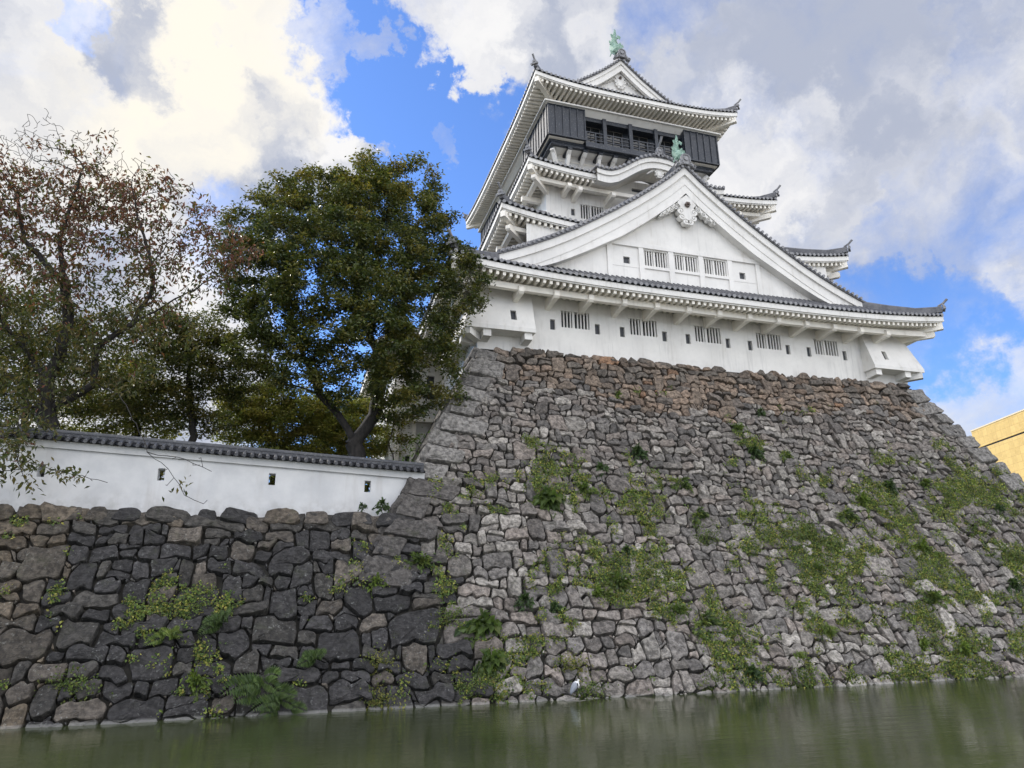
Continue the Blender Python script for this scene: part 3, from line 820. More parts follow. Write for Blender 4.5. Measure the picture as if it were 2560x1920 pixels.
gw = [(20.62, 22.32, 24.55, 25.68), (22.86, 24.60, 24.55, 25.68), (25.10, 26.84, 24.55, 25.68)]
sq = [(19.12, 19.58, 24.52, 25.02), (27.85, 28.31, 24.52, 25.02)]
holed_wall(mb, 12.5, 35.2, 22.8, 26.4, GY, gw+sq, .42)
xs = [-7.2+14.4*i/30 for i in range(31)]
mb.grid([[(XC+x, GY, 26.4) for x in xs], [(XC+x, GY, max(26.4, fi(x)+.5)) for x in xs]], 0)
GABLE = part(mb, 'gable_wall', PLASTER)
for w in gw: 
    o = barred_window(*w, GY)
for s in sq: loophole((s[0]+s[1])/2, (s[2]+s[3])/2, .46, .5, GY)
mb = MB()
for a, b in ((17.95, 18.3), (20.22, 20.56), (22.40, 22.78), (24.67, 25.03), (26.92, 27.28), (29.15, 29.5)): mb.box(a, b, GY-.10, GY+.05, 22.9, 25.78)
mb.box(17.3, 30.3, GY-.13, GY+.05, 25.78, 26.12)
mb.box(18.3, 29.15, GY-.02, GY+.05, 24.30, 24.52)
for a, b in ((20.56, 22.40), (22.78, 24.67), (25.03, 26.92)): mb.box(a, b, GY-.085, GY+.05, 24.32, 24.53)
part(mb, 'gable_frame', PLASTER, GABLE)
mb = MB()
vband(mb, fo, lambda x: fo(x)-.55, 13.6, 36.72, 37.2)
vband(mb, lambda x: fo(x)-.55, lambda x: fo(x)-1.28 if abs(x) < 10 else max(fi(x), fo(x)-1.28), 13.6, 36.86, 37.42)
vband(mb, lambda x: fo(x)-1.28, lambda x: min(fi(x)+.1, fo(x)-1.30), 12.5, 36.90, 37.42)
vband(mb, lambda x: fi(x)+.1, lambda x: fi(x)-.02, 12.5, 36.82, 37.42)
part(mb, 'bargeboard', PLASTER)
# gable roof: sheet with tile rows running down from the ridge
mb = MB(); gy = lambda k: 36.62+.37*k
xs = [-13.6+27.2*i/44 for i in range(45)]
mb.grid([[(XC+x, 36.62, fo(x)+.10) for x in xs], [(XC+x, 43.0, fo(x)+.10) for x in xs]], 0, flip=True)
vband(mb, lambda x: fo(x)+.12, lambda x: fo(x)+.0, 13.7, 36.60, 36.8)
for s in (-1, 1):
    for k in range(1, 16):
        mb.tube([(XC+s*x, gy(k), fo(x)+.13) for x in (.15, 2, 4, 6, 8, 10, 12, 13.6)], .09, 5, 0, cap=False)
    # round tile ends and lips along the gable edge
    x = .25; 
    while x < 13.5:
        z = fo(s*x)+.17; mb.tube([(XC+s*x, 36.52, z), (XC+s*x, 37.0, z)], .108, 10, 1)
        sl_ = math.atan((fo(x)-fo(x+.1))/.1); x += .36*math.cos(sl_)
    mb.tube([(XC+s*q, 36.98, fo(q)+.30) for q in (.15, 1.2, 2, 4, 6, 8, 10, 12, 13.4)], .12, 6, 0)
groof = part(mb, 'gable_roof', [TILE, TILE_END])
mb = MB(); mb.box(XC-.2, XC+.2, 36.75, 42.0, 32.2, 32.95); mb.tube([(XC, 36.7, 33.0), (XC, 42, 33.0)], .17, 8); part(mb, 'ridge', TILE, groof)

def onigawara(cx, y, z, sc, parent, name='ridge_ornament'):
    q = MB()
    out = [(-.55, -.35), (-.15, -.20), (.15, -.20), (.55, -.35), (.86, -.62), (1.02, -.48), (.95, -.22), (.70, -.10), (.52, .10), (.50, .55), (.36, .80), (.12, .90), (-.12, .90), (-.36, .80), (-.50, .55), (-.52, .10), (-.70, -.10), (-.95, -.22), (-1.02, -.48), (-.86, -.62)]
    q.prism([(cx+x*sc, z+zz*sc) for x, zz in out], y-.10*sc, y+.28*sc)
    q.prism([(cx+.24*sc*math.cos(a), z+.35*sc+.24*sc*math.sin(a)) for a in [math.pi/6+i*math.pi/3 for i in range(6)]], y-.20*sc, y)
    pts = [(-.44, .0), (-.42, .5), (-.3, .72), (0, .80), (.3, .72), (.42, .5), (.44, .0)]
    q.tube([(cx+x*sc, y-.12*sc, z+zz*sc) for x, zz in pts], .075*sc, 6)
    for s in (-1, 1):
        q.tube([(cx+s*sc*(.82+.17*math.cos(a)*(1-a/14)), y-.14*sc, z+sc*(-.40+.17*math.sin(a)*(1-a/14))) for a in [i*.6 for i in range(13)]], .06*sc, 6)
        q.tube([(cx+s*.30*sc, y-.12*sc, z-.12*sc), (cx+s*.55*sc, y-.12*sc, z-.2*sc), (cx+s*.7*sc, y-.12*sc, z-.45*sc)], .07*sc, 6)
    return part(q, name, TILE_END, parent)
onigawara(XC, 36.5, 32.45, .74, groof)

def shachi(cx, y, z, h):
    """dolphin-like roof fish: head down on the ridge, tail flung up"""
    q = MB(); pts = []; rad = []
    prof = [(-.32, .00, .10), (-.30, .10, .155), (-.22, .20, .175), (-.08, .28, .18), (.04, .36, .17), (.10, .46, .150), (.10, .56, .125), (.06, .66, .10), (.01, .76, .075), (-.02, .86, .05), (-.03, .95, .022), (-.03, 1.0, .004)]
    for yy, zz, r in prof: pts.append((cx-.02*h, y+.16*h+yy*h*.55, z+zz*h)); rad.append(r*h*.92)
    q.tube(pts, rad, 10, up=(1, 0, 0))
    def fin(P): 
        A = [(cx+x*h-.012*h, y+yy*h, z+zz*h) for x, yy, zz in P]; B = [(a+.03*h, b+.015*h, c) for a, b, c in A]; n = len(P)
        q.add(A+B, [tuple(range(n)), tuple(range(2*n-1, n-1, -1))]+[(i, i+n, (i+1) % n+n, (i+1) % n) for i in range(n)])
    for s in (-1, 1):       # tail blades, side fins and whiskers
        fin([(s*.02, .15, .70), (s*.10, .12, .74), (s*.13, .10, .68), (s*.17, .10, .80), (s*.10, .14, .88)])
        fin([(s*.08, .1, .40), (s*.20, .05, .46), (s*.235, .06, .36), (s*.18, .06, .38), (s*.17, .04, .30), (s*.12, .08, .33)])
        fin([(s*.10, .18, .55), (s*.19, .15, .62), (s*.20, .15, .52), (s*.14, .17, .50)])
        q.tube([(cx+s*.10*h, y-.02*h, z+.12*h), (cx+s*.22*h, y-.02*h, z+.02*h), (cx+s*.27*h, y+.02*h, z-.13*h)], [.035*h, .03*h, .015*h], 6)
    for zz in (.30, .38, .46, .54, .62):  # spine
        fin([(0, .03+(zz-.3)*.45, zz), (0, -.045+(zz-.3)*.45, zz+.05), (0, .05+(zz-.3)*.4, zz+.075)])
    fin([(-.03, .12, .84), (.04, .12, .84), (.02, .13, 1.06), (-.01, .13, 1.08)])
    return part(q, 'roof_fish', COPPER, smooth=False)
shachi(XC-.2, 36.75, 32.75, 2.12)

def gegyo(cx, z, y, sc, hexm, parent, name):
    q = MB()
    def disc(x, zz, r, d=.30, n=18):
        q.prism([(cx+sc*(x+r*math.cos(a)), z+sc*(zz+r*math.sin(a))) for a in [2*math.pi*i/n for i in range(n)]], y-d*sc*.5, y+.25*sc)
    def spiral(x, zz, r, s, a0):
        q.tube([(cx+sc*(x+s*r*(.88-.058*i)*math.cos(a0+i*.55)), y-(.30*.5)*sc, z+sc*(zz+r*(.88-.058*i)*math.sin(a0+i*.55))) for i in range(14)], .028*sc, 5, m=1)
    body = [(0, .95), (.40, .50), (.72, .12), (.50, -.15), (.62, -.45), (.52, -.85), (.30, -1.15), (.10, -1.45), (0, -1.5)]
    q.prism([(cx+x*sc, z+zz*sc) for x, zz in ([(-a, b) for a, b in body]+[p for p in body[::-1]][1:-1])], y-.13*sc, y+.25*sc)
    for s in (-1, 1):
        for (x, zz, r) in ((.50, -.50, .25), (.44, -.95, .22), (.17, -1.27, .22)): disc(s*x, zz, r); spiral(s*x, zz, r, s, .4)
        W = ((.88, -.22, .20), (1.25, -.52, .18), (1.62, -.80, .15), (1.95, -1.02, .12))
        for (x, zz, r) in W: disc(s*x, zz, r, .26); spiral(s*x, zz, r, s, 1.2)
        bar = [(.70, .10), (1.05, -.14), (1.5, -.50), (1.95, -.86), (2.15, -1.12), (2.05, -1.16), (1.75, -.92), (1.3, -.62), (.95, -.38), (.72, -.25)]
        pl = [(cx+s*x*sc, z+zz*sc) for x, zz in bar]
        q.prism(pl[::-1] if s > 0 else pl, y-.09*sc, y+.25*sc)
    o = part(q, name, [PLASTER, GROOVE], parent)
    if hexm:
        q = MB(); hexp = lambda r: [(cx+r*sc*math.cos(a), z+r*sc*math.sin(a)) for a in [i*math.pi/3 for i in range(6)]]
        q.prism(hexp(.20), y-.30*sc, y); q.tube([(cx, y-.44*sc, z), (cx, y-.2*sc, z)], .075*sc, 8)
        part(q, 'boss', BRONZE, o)
    return o
GROOVE = mat('carved_groove', lambda N: principled(N, (.40, .39, .36), .8))
gegyo(XC-.02, 29.26, 36.95, 1.0, True, KEEP, 'gable_pendant')

# ---- curved gable (karahafu) in the upper roof
KB = [(0, 34.98), (.6, 34.95), (1.1, 34.82), (1.7, 34.55), (2.3, 34.15), (2.9, 33.72), (3.5, 33.34), (4.1, 33.12), (4.6, 33.10), (5.2, 33.20)]
kt = lambda x: float(np.interp(abs(x), *zip(*KB)))
kb = lambda x: kt(x) - (.82 + .10*min(1, abs(x)/4))
mb = MB(); vband(mb, kt, lambda x: kt(x)-.36, 5.2, 39.72, 40.3); vband(mb, lambda x: kt(x)-.36, kb, 5.15, 39.84, 40.35); KAR = part(mb, 'curved_gable_board', PLASTER)
mb = MB()
xs = [-5.2+10.4*i/44 for i in range(45)]
mb.grid([[(XC+x, 39.66, kt(x)+.09) for x in xs], [(XC+x, 43.6, kt(x)+.09+.5) for x in xs]], 0, flip=True)
vband(mb, lambda x: kt(x)+.11, lambda x: kt(x)+.0, 5.25, 39.64, 39.9)
s_ = -5.2
while s_ < 5.2:
    mb.tube([(XC+s_, 39.58, kt(s_)+.14), (XC+s_, 43, kt(s_)+.6)], .088, 6, 0, cap=False); mb.tube([(XC+s_, 39.54, kt(s_)+.14), (XC+s_, 39.68, kt(s_)+.14)], .112, 10, 1); s_ += .355
kroof = part(mb, 'curved_gable_roof', [TILE, TILE_END])
onigawara(XC-.1, 39.6, 35.3, .55, kroof)
q = MB(); q.tube([(XC-.1, 39.7, 35.9), (XC-.1, 39.35, 36.15), (XC-.1, 39.1, 36.45)], [.08, .09, .10], 8); part(q, 'ridge_ornament', TILE_END, kroof)
gegyo(XC-.02, 34.2, 40.05, .50, False, KEEP, 'curved_gable_pendant')
mb = MB(); mb.grid([[(XC+x, 40.3, kb(x)+.25) for x in xs], [(XC+x, 42.0, kb(x)+.25) for x in xs]], 0); part(mb, 'curved_soffit', PLASTER_OLD, KAR)

# ---- black top floor
B_HX, B_Y, BZ0, BZ1 = 7.55, 43.13, 38.05, 40.92
mb = MB(); yb1 = 2*YC-44.2
mb.box(XC-6.75, XC+6.75, 44.25, yb1, 37.9, 41.6); TOPW = part(mb, 'top_floor_wall', BLACK)
def cladding(name, pts, n_out, z0, z1, nb):
    """boarded box: a slab with battens; pts two ends of the face (x,y), n_out outward normal"""
    mb = MB(); (xa, ya), (xb, yb) = pts; nx, ny = n_out
    L = math.hypot(xb-xa, yb-ya); ex, ey = (xb-xa)/L, (yb-ya)/L
    mb.hexa([(xa, ya, z0), (xb, yb, z0), (xb-nx*.15, yb-ny*.15, z0), (xa-nx*.15, ya-ny*.15, z0), (xa, ya, z1), (xb, yb, z1), (xb-nx*.15, yb-ny*.15, z1), (xa-nx*.15, ya-ny*.15, z1)])
    for k in range(nb+1):
        c = .05+(L-.1)*k/nb; px, py = xa+ex*c+nx*.03, ya+ey*c+ny*.03
        mb.bar((px, py, z0+.01), (px, py, z1-.01), .10, .09, up=(nx, ny, 0))
    mb.bar((xa+nx*.02, ya+ny*.02, z0+.05), (xb+nx*.02, yb+ny*.02, z0+.05), .10, .10)
    mb.bar((xa+nx*.02, ya+ny*.02, z1-.06), (xb+nx*.02, yb+ny*.02, z1-.06), .08, .08)
    return part(mb, name, BLACK)
for s in (-1, 1):
    xo = XC+s*B_HX; xi = XC+s*4.40
    a, b = sorted((xo, xi)); cladding('shutter_box', ((a, B_Y), (b, B_Y)), (0, -1), BZ0, BZ1, 5)
    ys = (B_Y+.155, B_Y+6.2); cladding('shutter_box', ((xo, ys[0]), (xo, ys[1])) if s > 0 else ((xo, ys[1]), (xo, ys[0])), (s, 0), BZ0, BZ1, 9)
    cladding('shutter_box', ((xo, 2*YC-B_Y-6), (xo, 2*YC-B_Y)) if s > 0 else ((xo, 2*YC-B_Y), (xo, 2*YC-B_Y-6)), (s, 0), BZ0, BZ1, 9)
    mb = MB(); mb.box(xi-.06, xi+.06, B_Y+.16, 44.24, BZ0, BZ1); part(mb, 'box_return', BLACK)
    mb = MB(); mb.box(a+.13, b-.10, B_Y+.16, B_Y+.44, BZ0-.03, BZ0+.02)
    x0, x1 = sorted((xo-s*.16, xo-s*.44)); mb.box(x0, x1, B_Y+.45, B_Y+6.1, BZ0-.03, BZ0+.02); part(mb, 'white_underside', PLASTER_OLD)
mb = MB(); mb.box(XC-7.3, XC+7.3, B_Y+.45, 2*YC-B_Y-.4, BZ0-.22, BZ0-.035); mb.box(XC-4.34, XC+4.34, 43.30, 43.6, 37.70, 38.16)
for s in (-1, 1): mb.box(XC+s*7.0-.16, XC+s*7.0+.16, 43.6, 2*YC-43.6, 37.62, 37.85)
mb.box(XC-7.0, XC+7.0, 43.62, 43.9, 37.60, 37.84)
part(mb, 'floor_beam', BLACK)
mb = MB(); mb.box(XC-6.82, XC+6.82, 43.92, 2*YC-43.92, 37.70, 37.76); part(mb, 'floor_soffit', PLASTER)
for x in (-2.62, -.33, 1.97):
    mb = MB(); mb.box(XC+x-.15, XC+x+.15, 43.33, 43.6, 38.16, 40.62); part(mb, 'post', BLACK)
mb = MB()
for z, w in ((38.42, .09), (38.80, .07), (39.12, .09)): mb.box(XC-4.34, XC+4.34, 43.40, 43.40+w, z, z+w)
x = -4.2
while x < 4.3: mb.box(XC+x-.05, XC+x+.05, 43.385, 43.49, 38.16, 39.2); x += .76
part(mb, 'railing', BLACK)
mb = MB(); mb.box(XC-4.34, XC+4.34, 43.52, 44.24, 40.28, 40.75); part(mb, 'lintel', BLACK)
for x in (-3.5, -1.48, .82, 3.15):
    mb = MB(); mb.box(XC+x-.78, XC+x+.78, 44.20, 44.235, 38.35, 40.2); w = part(mb, 'observation_window', GLASS)
    mb = MB()
    for dx in (-.8, -.02, .76): mb.box(XC+x+dx, XC+x+dx+.05, 44.14, 44.26, 38.3, 40.25)
    for z in (38.3, 39.2, 40.2): mb.box(XC+x-.8, XC+x+.8, 44.15, 44.25, z, z+.05)
    part(mb, 'window_frame', mat('grey_frame', lambda N: principled(N, (.06, .055, .05), .5)) if x < -3 else bpy.data.materials['grey_frame'], w)
# white slab and sloping soffit over the openings
mb = MB(); RS = Ring(7.85, 42.85, 41.08, 0.); band(mb, RS, 0, .16, -.02, -.14)
for side in range(4):
    us = [-1, 1]; mb.grid([[RS.pt(side, u, .14, -.10) for u in us], [RS.pt(side, u, .66, -.44) for u in us], [RS.pt(side, u, 1.4, -.40) for u in us]], 0, flip=True)
    mb.grid([[RS.pt(side, u, .0, -.02) for u in us], [RS.pt(side, u, 1.6, .30) for u in us]], 0)
part(mb, 'soffit_slab', PLASTER)
# braces carrying the top floor
for k, x in enumerate((-5.55, -4.25, -2.95, -1.65, -.35, .95, 2.25, 3.55, 4.85)):
    mb = MB(); long = k % 2 == 0
    zb_ = 35.6 if long else 36.7
    mb.bar((XC+x, 44.9, zb_), (XC+x, 44.0, 37.35), .26, .34); mb.bar((XC+x, 44.02, 37.25), (XC+x, 43.75, 37.45), .30, .30); part(mb, 'brace', PLASTER)
    mb = MB(); mb.box(XC+x-.17, XC+x+.17, 43.62, 44.9, 37.42, 37.62); part(mb, 'beam_end', BLACK)
for s in (-1, 1):
    for dx, dy in ((.95, -.95),):
        mb = MB(); mb.bar((XC+s*6.0, 45.0, 35.5), (XC+s*6.75, 44.2, 37.3), .28, .38); mb.bar((XC+s*6.7, 44.25, 37.25), (XC+s*6.95, 44.0, 37.45), .32, .32); part(mb, 'brace', PLASTER)
    for y in (46.2, 47.5, 48.8, 50.1):
        mb = MB(); mb.bar((XC+s*6.1, y, 35.8), (XC+s*6.85, y, 37.35), .26, .34); part(mb, 'brace', PLASTER)
mb = MB(); mb.box(XC-6.14, XC+6.14, 44.86, 44.9, 37.1, 37.2); part(mb, 'wall_rail', PLASTER_OLD)

# ---- top roof: eaves all round, gable above
R5 = Ring(8.95, 41.82, 42.12, .60); TR = skirt('top_roof', R5, 5.6, 45.1, 44.35, 2.05)
mb = MB(); RW = Ring(6.95, 43.75, 41.4, 0.); band(mb, RW, 0, .2, -.4, .45); part(mb, 'wall_plate', PLASTER_OLD, TR)
TB = [(0, 48.3), (.9, 47.46), (1.9, 46.6), (2.9, 45.85), (3.8, 45.2), (4.8, 44.6), (5.7, 44.15)]
to = lambda x: float(np.interp(abs(x), *zip(*TB)))
mb = MB(); mb.add([(XC-5.2, 45.35, 44.0), (XC+5.2, 45.35, 44.0), (XC, 45.35, 47.9)], [(0, 1, 2)]); part(mb, 'top_gable_wall', PLASTER, TR); mb = MB(); mb.add([(XC-5.2, 61.7, 44.0), (XC+5.2, 61.7, 44.0), (XC, 61.7, 47.9)], [(2, 1, 0)]); part(mb, 'top_gable_wall', PLASTER, TR)
for ya, yb_ in ((44.78, 45.1), (61.9, 62.22)):
    mb = MB(); vband(mb, to, lambda x: to(x)-.36, 5.7, ya, yb_); vband(mb, lambda x: to(x)-.36, lambda x: to(x)-.88, 5.7, ya+.1, yb_-.02); vband(mb, lambda x: to(x)-.88, lambda x: to(x)-1.02, 5.6, ya+.04, yb_-.03); part(mb, 'top_bargeboard', PLASTER, TR)
mb = MB(); xs = [-5.7+11.4*i/30 for i in range(31)]
mb.grid([[(XC+x, 44.68, to(x)+.10) for x in xs], [(XC+x, 62.3, to(x)+.10) for x in xs]], 0, flip=True)
vband(mb, lambda x: to(x)+.12, lambda x: to(x), 5.75, 44.66, 44.9)
for s in (-1, 1):
    for k in range(0, 48): mb.tube([(XC+s*x, 44.75+.367*k, to(x)+.13) for x in (.15, 2, 4, 5.7)], .09, 5, 0, cap=False)
    x = .25
    while x < 5.6:
        z = to(s*x)+.17; mb.tube([(XC+s*x, 44.58, z), (XC+s*x, 45.05, z)], .108, 10, 1); x += .36*math.cos(math.atan((to(x)-to(x+.1))/.1))
    mb.tube([(XC+s*q, 45.05, to(q)+.30) for q in (.15, 1, 2, 3, 4, 5, 5.7)], .12, 6, 0)
ug = part(mb, 'top_gable_roof', [TILE, TILE_END], TR)
mb = MB(); mb.box(XC-.22, XC+.22, 44.8, 62.2, 48.3, 49.05); mb.tube([(XC, 44.7, 49.1), (XC, 62.2, 49.1)], .18, 8); part(mb, 'main_ridge', TILE, TR)
onigawara(XC, 44.55, 48.62, .76, TR)
shachi(XC-.2, 44.8, 48.95, 2.85)
gegyo(XC, 46.75, 45.25, .72, True, TR, 'gable_pendant')
TILE_DARK = mat('dark_coping_tile', m_tile((.028, .030, .036), (.06, .062, .068), .5))

# ================================================================ white plastered boundary wall on the low stone wall
GW = thing('plastered_boundary_wall', 'long white plastered wall with small loopholes and a grey tiled coping', 'wall', (-2, 31.7, 7))
GX1, GXB = 5.45, -10.6
gz = lambda x: 9.09+(5.1-x)*.046                      # underside of the coping climbs gently to the left
lo = [at(px, py, 31.45) for px, py in ((103, 1176), (403, 1186), (680, 1198), (919, 1216))]
holes = [(p[0]-.135, p[0]+.135, p[2]-.25, p[2]+.25) for p in lo]
mb = MB()
for y in (31.45, 31.95):
    xs = sorted({GXB, GX1, -6., -2., 2., *[h[0] for h in holes], *[h[1] for h in holes]})
    for a, b in zip(xs[:-1], xs[1:]):
        hh = [h for h in holes if h[0] < (a+b)/2 < h[1]]
        rows = [(6.9, None)] if not hh else [(6.9, hh[0][2]), (hh[0][3], None)]
        for c, d in rows: mb.add([(a, y, c), (b, y, c), (b, y, gz(b) if d is None else d), (a, y, gz(a) if d is None else d)], [(0, 1, 2, 3)])
for a, b, c, d in holes:
    y, e = 31.45, 31.95
    for q in ([(a, y, c), (b, y, c), (b, e, c), (a, e, c)], [(a, y, d), (b, y, d), (b, e, d), (a, e, d)], [(a, y, c), (a, e, c), (a, e, d), (a, y, d)], [(b, y, c), (b, e, c), (b, e, d), (b, y, d)]): mb.add(q, [(0, 1, 2, 3)])
BEND = [(GXB, 31.45), (-40, 41.0)]
(xa, ya), (xb, yb) = BEND; zt = gz(GXB)
mb.hexa([(xb, yb, 6.5), (xa, ya, 6.5), (xa, ya+.5, 6.5), (xb, yb+.5, 6.5), (xb, yb, zt-.2), (xa, ya, zt), (xa, ya+.5, zt), (xb, yb+.5, zt-.2)])
mb.build('wall', GARDEN_PLASTER, GW)
def coping(x0, y0, z0, x1, y1, z1):
    a = Vector((x0, y0+.25, z0)); b = Vector((x1, y1+.25, z1)); L = (b-a).length; e = (b-a).normalized(); nrm = Vector((e.y, -e.x, 0)).normalized()
    if nrm.y > 0: nrm = -nrm
    m1 = MB()
    P = lambda t, o, dz: a+e*L*t+nrm*o+Vector((0, 0, dz))
    for o, d0, d1 in ((.36, -.28, .0),):
        m1.hexa([P(0, o, d0), P(1, o, d0), P(1, -o, d0), P(0, -o, d0), P(0, o+.06, d1), P(1, o+.06, d1), P(1, -o-.06, d1), P(0, -o-.06, d1)])
    m1.build('cornice', GARDEN_PLASTER, GW)
    m = MB()
    for s in (-1, 1): m.add([P(0, s*.60, .02), P(1, s*.60, .02), P(1, s*.05, .27), P(0, s*.05, .27)], [(0, 1, 2, 3), (3, 2, 1, 0)]); m.add([P(0, s*.60, .02), P(1, s*.60, .02), P(1, s*.3, .0), P(0, s*.3, .0)], [(0, 1, 2, 3), (3, 2, 1, 0)])
    n = int(L/.31)
    for k in range(n):
        t = (k+.5)/n
        for s in (-1, 1):
            m.tube([P(t, s*.64, .05), P(t, s*.4, .18), P(t, s*.05, .30)], .075, 6, 0, cap=False)
            if s > 0:
                m.tube([P(t, .67, .045), P(t, .60, .075)], .078, 8, 1)
                tt = (k+1)/n
                m.add([P(t+.14/L, .65, .04), P(tt-.02/L, .65, .01), P(tt+.05/L, .65, .04), P(tt-.02/L, .65, -.05)], [(0, 1, 2, 3), (3, 2, 1, 0)], 1)
    o = m.build('coping_tiles', [TILE_DARK, TILE], GW)
    m = MB(); m.bar(P(0, 0, .33), P(1, 0, .33), .26, .14); m.bar(P(0, 0, .42), P(1, 0, .42), .32, .05); m.tube([P(0, 0, .46), P(1, 0, .46)], .09, 8)
    m.build('ridge', TILE_DARK, o)
coping(GX1-.05, 31.45, gz(GX1-.05), GXB, 31.45, gz(GXB))
coping(GXB-.02, 31.47, gz(GXB)-.005, -40, 41.0, gz(GXB)-.2)

# ================================================================ lower white wing behind the left corner
WING = thing('castle_wing', 'lower white wing behind the left corner of the keep, half hidden by the tree', 'castle', (9, 50, 10))
mb = MB(); wins = [(7.9, 8.45, 16.9, 18.6), (6.6, 6.9, 12.2, 12.9), (7.75, 8.05, 12.3, 13.0)]
holed_wall(mb, 5.7, 14, 6.6, 20.2, 46.0, wins, .3); mb.add([(5.7, 46, 6.6), (5.7, 60, 6.6), (5.7, 60, 20.2), (5.7, 46, 20.2)], [(0, 1, 2, 3)]); mb.add([(5.7, 46.4, 20.2), (14, 46.4, 20.2), (14, 60, 20.2), (5.7, 60, 20.2)], [(0, 1, 2, 3)])
mb.build('wall', PLASTER, WING)
for a, b, c, d in wins:
    m = MB(); m.box(a, b, 46.2, 46.26, c, d); w_ = m.build('window', VOID_GREY, WING)
m = MB()
for i in range(2): m.box(5.5-.0+i*.0, 14, 45.6, 46, 15.2+i*2.2, 15.45+i*2.2)
m.build('string_course', PLASTER_OLD, WING)
for x in (5.9, 7.0, 8.6):
    m = MB(); m.box(x, x+.25, 45.85, 46, 6.7, 15.2); m.build('pilaster', PLASTER_OLD, WING)
m = MB(); X0_, X1_, Y0_, Y1_ = 4.2, 14, 44.2, 61.5
m.add([(X0_, Y0_, 20.3), (X1_, Y0_, 20.3), (X1_, Y1_, 20.3), (X0_, Y1_, 20.3), (7.5, 47.5, 22.6), (X1_, 47.5, 22.6), (X1_, 58, 22.6), (7.5, 58, 22.6)], [(0, 1, 5, 4), (3, 0, 4, 7), (2, 3, 7, 6), (4, 5, 6, 7), (3, 2, 1, 0)])
x = X0_+.2
while x < 9: m.tube([(x, Y0_-.05, 20.38), (x+max(0, (7.5-x)*.9), 47.4, 22.6)], .09, 6); x += .36
o = m.build('roof', TILE, WING)
m = MB(); m.box(X0_+.05, X1_, Y0_+.05, Y0_+.2, 19.85, 20.25); m.box(X0_+.05, X0_+.2, Y0_+.2, Y1_, 19.85, 20.25); m.build('eave_board', PLASTER, o)
m = MB(); x = X0_+.4
while x < 12: m.box(x, x+.17, Y0_+.25, 46, 19.75, 20.0); x += .4
y = Y0_+.6
while y < 60: m.box(X0_+.25, 5.7, y, y+.17, 19.75, 20.0); y += .4
m.build('rafters', PLASTER_OLD, o)

# ================================================================ gold clad building beyond the right slope
def m_gold(N):
    p = pos(N); sep = N.n('ShaderNodeSeparateXYZ', {0: p})
    uv = N.n('ShaderNodeCombineXYZ', {0: N.math('ADD', N.math('MULTIPLY', sep.outputs[1], .95), N.math('MULTIPLY', sep.outputs[0], .31)), 1: sep.outputs[2], 2: 0.}).outputs[0]
    br = N.n('ShaderNodeTexBrick', {'Vector': uv, 'Color1': (.58, .41, .13, 1), 'Color2': (.49, .335, .10, 1), 'Mortar': (.40, .25, .07, 1), 'Scale': 1., 'Mortar Size': .035, 'Brick Width': 1.45, 'Row Height': 1.45, 'Bias': .0}, offset=0.)
    f = N.noise(uv, 1.6, 5, .65, .5).outputs[0]
    col = N.mix(N.math('MULTIPLY', N.sm(f, .42, .68), .45), br.outputs[0], (.66, .46, .16))
    return principled(N, col, .42, br.outputs['Fac'], .2, .02)
GOLD = mat('gold_panel', m_gold)
GB = thing('gold_building', 'gold tiled building rising behind the right slope of the stone wall', 'building', (150, 90, 3))
e = Vector((132-138, 95.6-113, 0)).normalized(); f_ = Vector((-e.y, e.x, 0)); c0 = Vector((138, 113, 3)) 
def gbox(mb, s0, s1, d0, d1, z0, z1):
    p = [c0+e*s0+f_*d0, c0+e*s1+f_*d0, c0+e*s1+f_*d1, c0+e*s0+f_*d1]
    mb.hexa([(q.x, q.y, z0) for q in p]+[(q.x, q.y, z1) for q in p])
mb = MB(); gbox(mb, 0, 60, 0, 40, 3, 34.0); mb.build('wall', GOLD, GB)
mb = MB(); gbox(mb, .2, 59.8, .25, 39.8, 34.0, 34.35); mb.build('shadow_gap', VOID, GB)
mb = MB(); gbox(mb, 0, 60, 0, 40, 34.35, 38.15); mb.build('parapet', GOLD, GB)
mb = MB(); gbox(mb, -.1, 60.1, -.1, 40.1, 38.15, 38.4); mb.build('coping', mat('pale_coping', lambda N: principled(N, (.62, .52, .34), .5)), GB)

# ================================================================ heron at the water's edge
hp = at(1440, 1738, 26.15); hx, hy = hp[0], 26.15
mb = MB()
cw, cg, ck = (.74, .74, .72), (.27, .29, .33), (.02, .02, .025)
path = [(-.235, .20, .015, ck), (-.20, .25, .040, cg), (-.15, .33, .072, cg), (-.09, .43, .098, cg), (-.03, .52, .102, cg), (.035, .575, .085, cw), (.085, .575, .062, cw), (.10, .61, .042, cw), (.088, .645, .036, cw), (.10, .672, .038, cw), (.135, .668, .027, cw), (.16, .652, .014, (.5, .38, .12)), (.245, .60, .003, (.5, .38, .12))]
pts = [Vector((hx+a, hy, b+.02)) for a, b, r, c in path]
n0 = len(mb.v); mb.tube(pts, [r for *_, r, c in path], 12, up=(0, 1, 0))
for i, (a, b, r, c) in enumerate(path):
    for j in range(12): mb.c[n0+i*12+j] = c
def leaf_shape(P, y, c):
    n0 = len(mb.v); n = len(P); mb.add([(hx+a, y, b+.02) for a, b in P]+[(hx+a, y+.02, b+.02) for a, b in P], [tuple(range(n)), tuple(range(2*n-1, n-1, -1))]+[(i, i+n, (i+1) % n+n, (i+1) % n) for i in range(n)], 0, c)
leaf_shape([(-.25, .19), (-.10, .31), (.02, .43), (.035, .53), (-.03, .60), (-.12, .50), (-.20, .34)], hy-.108, cg)
leaf_shape([(.03, .50), (.055, .46), (.06, .54), (.03, .585), (.012, .56)], hy-.118, ck)
leaf_shape([(-.16, .255), (-.03, .33), (.03, .42), (.035, .36), (-.05, .27)], hy-.10, ck)
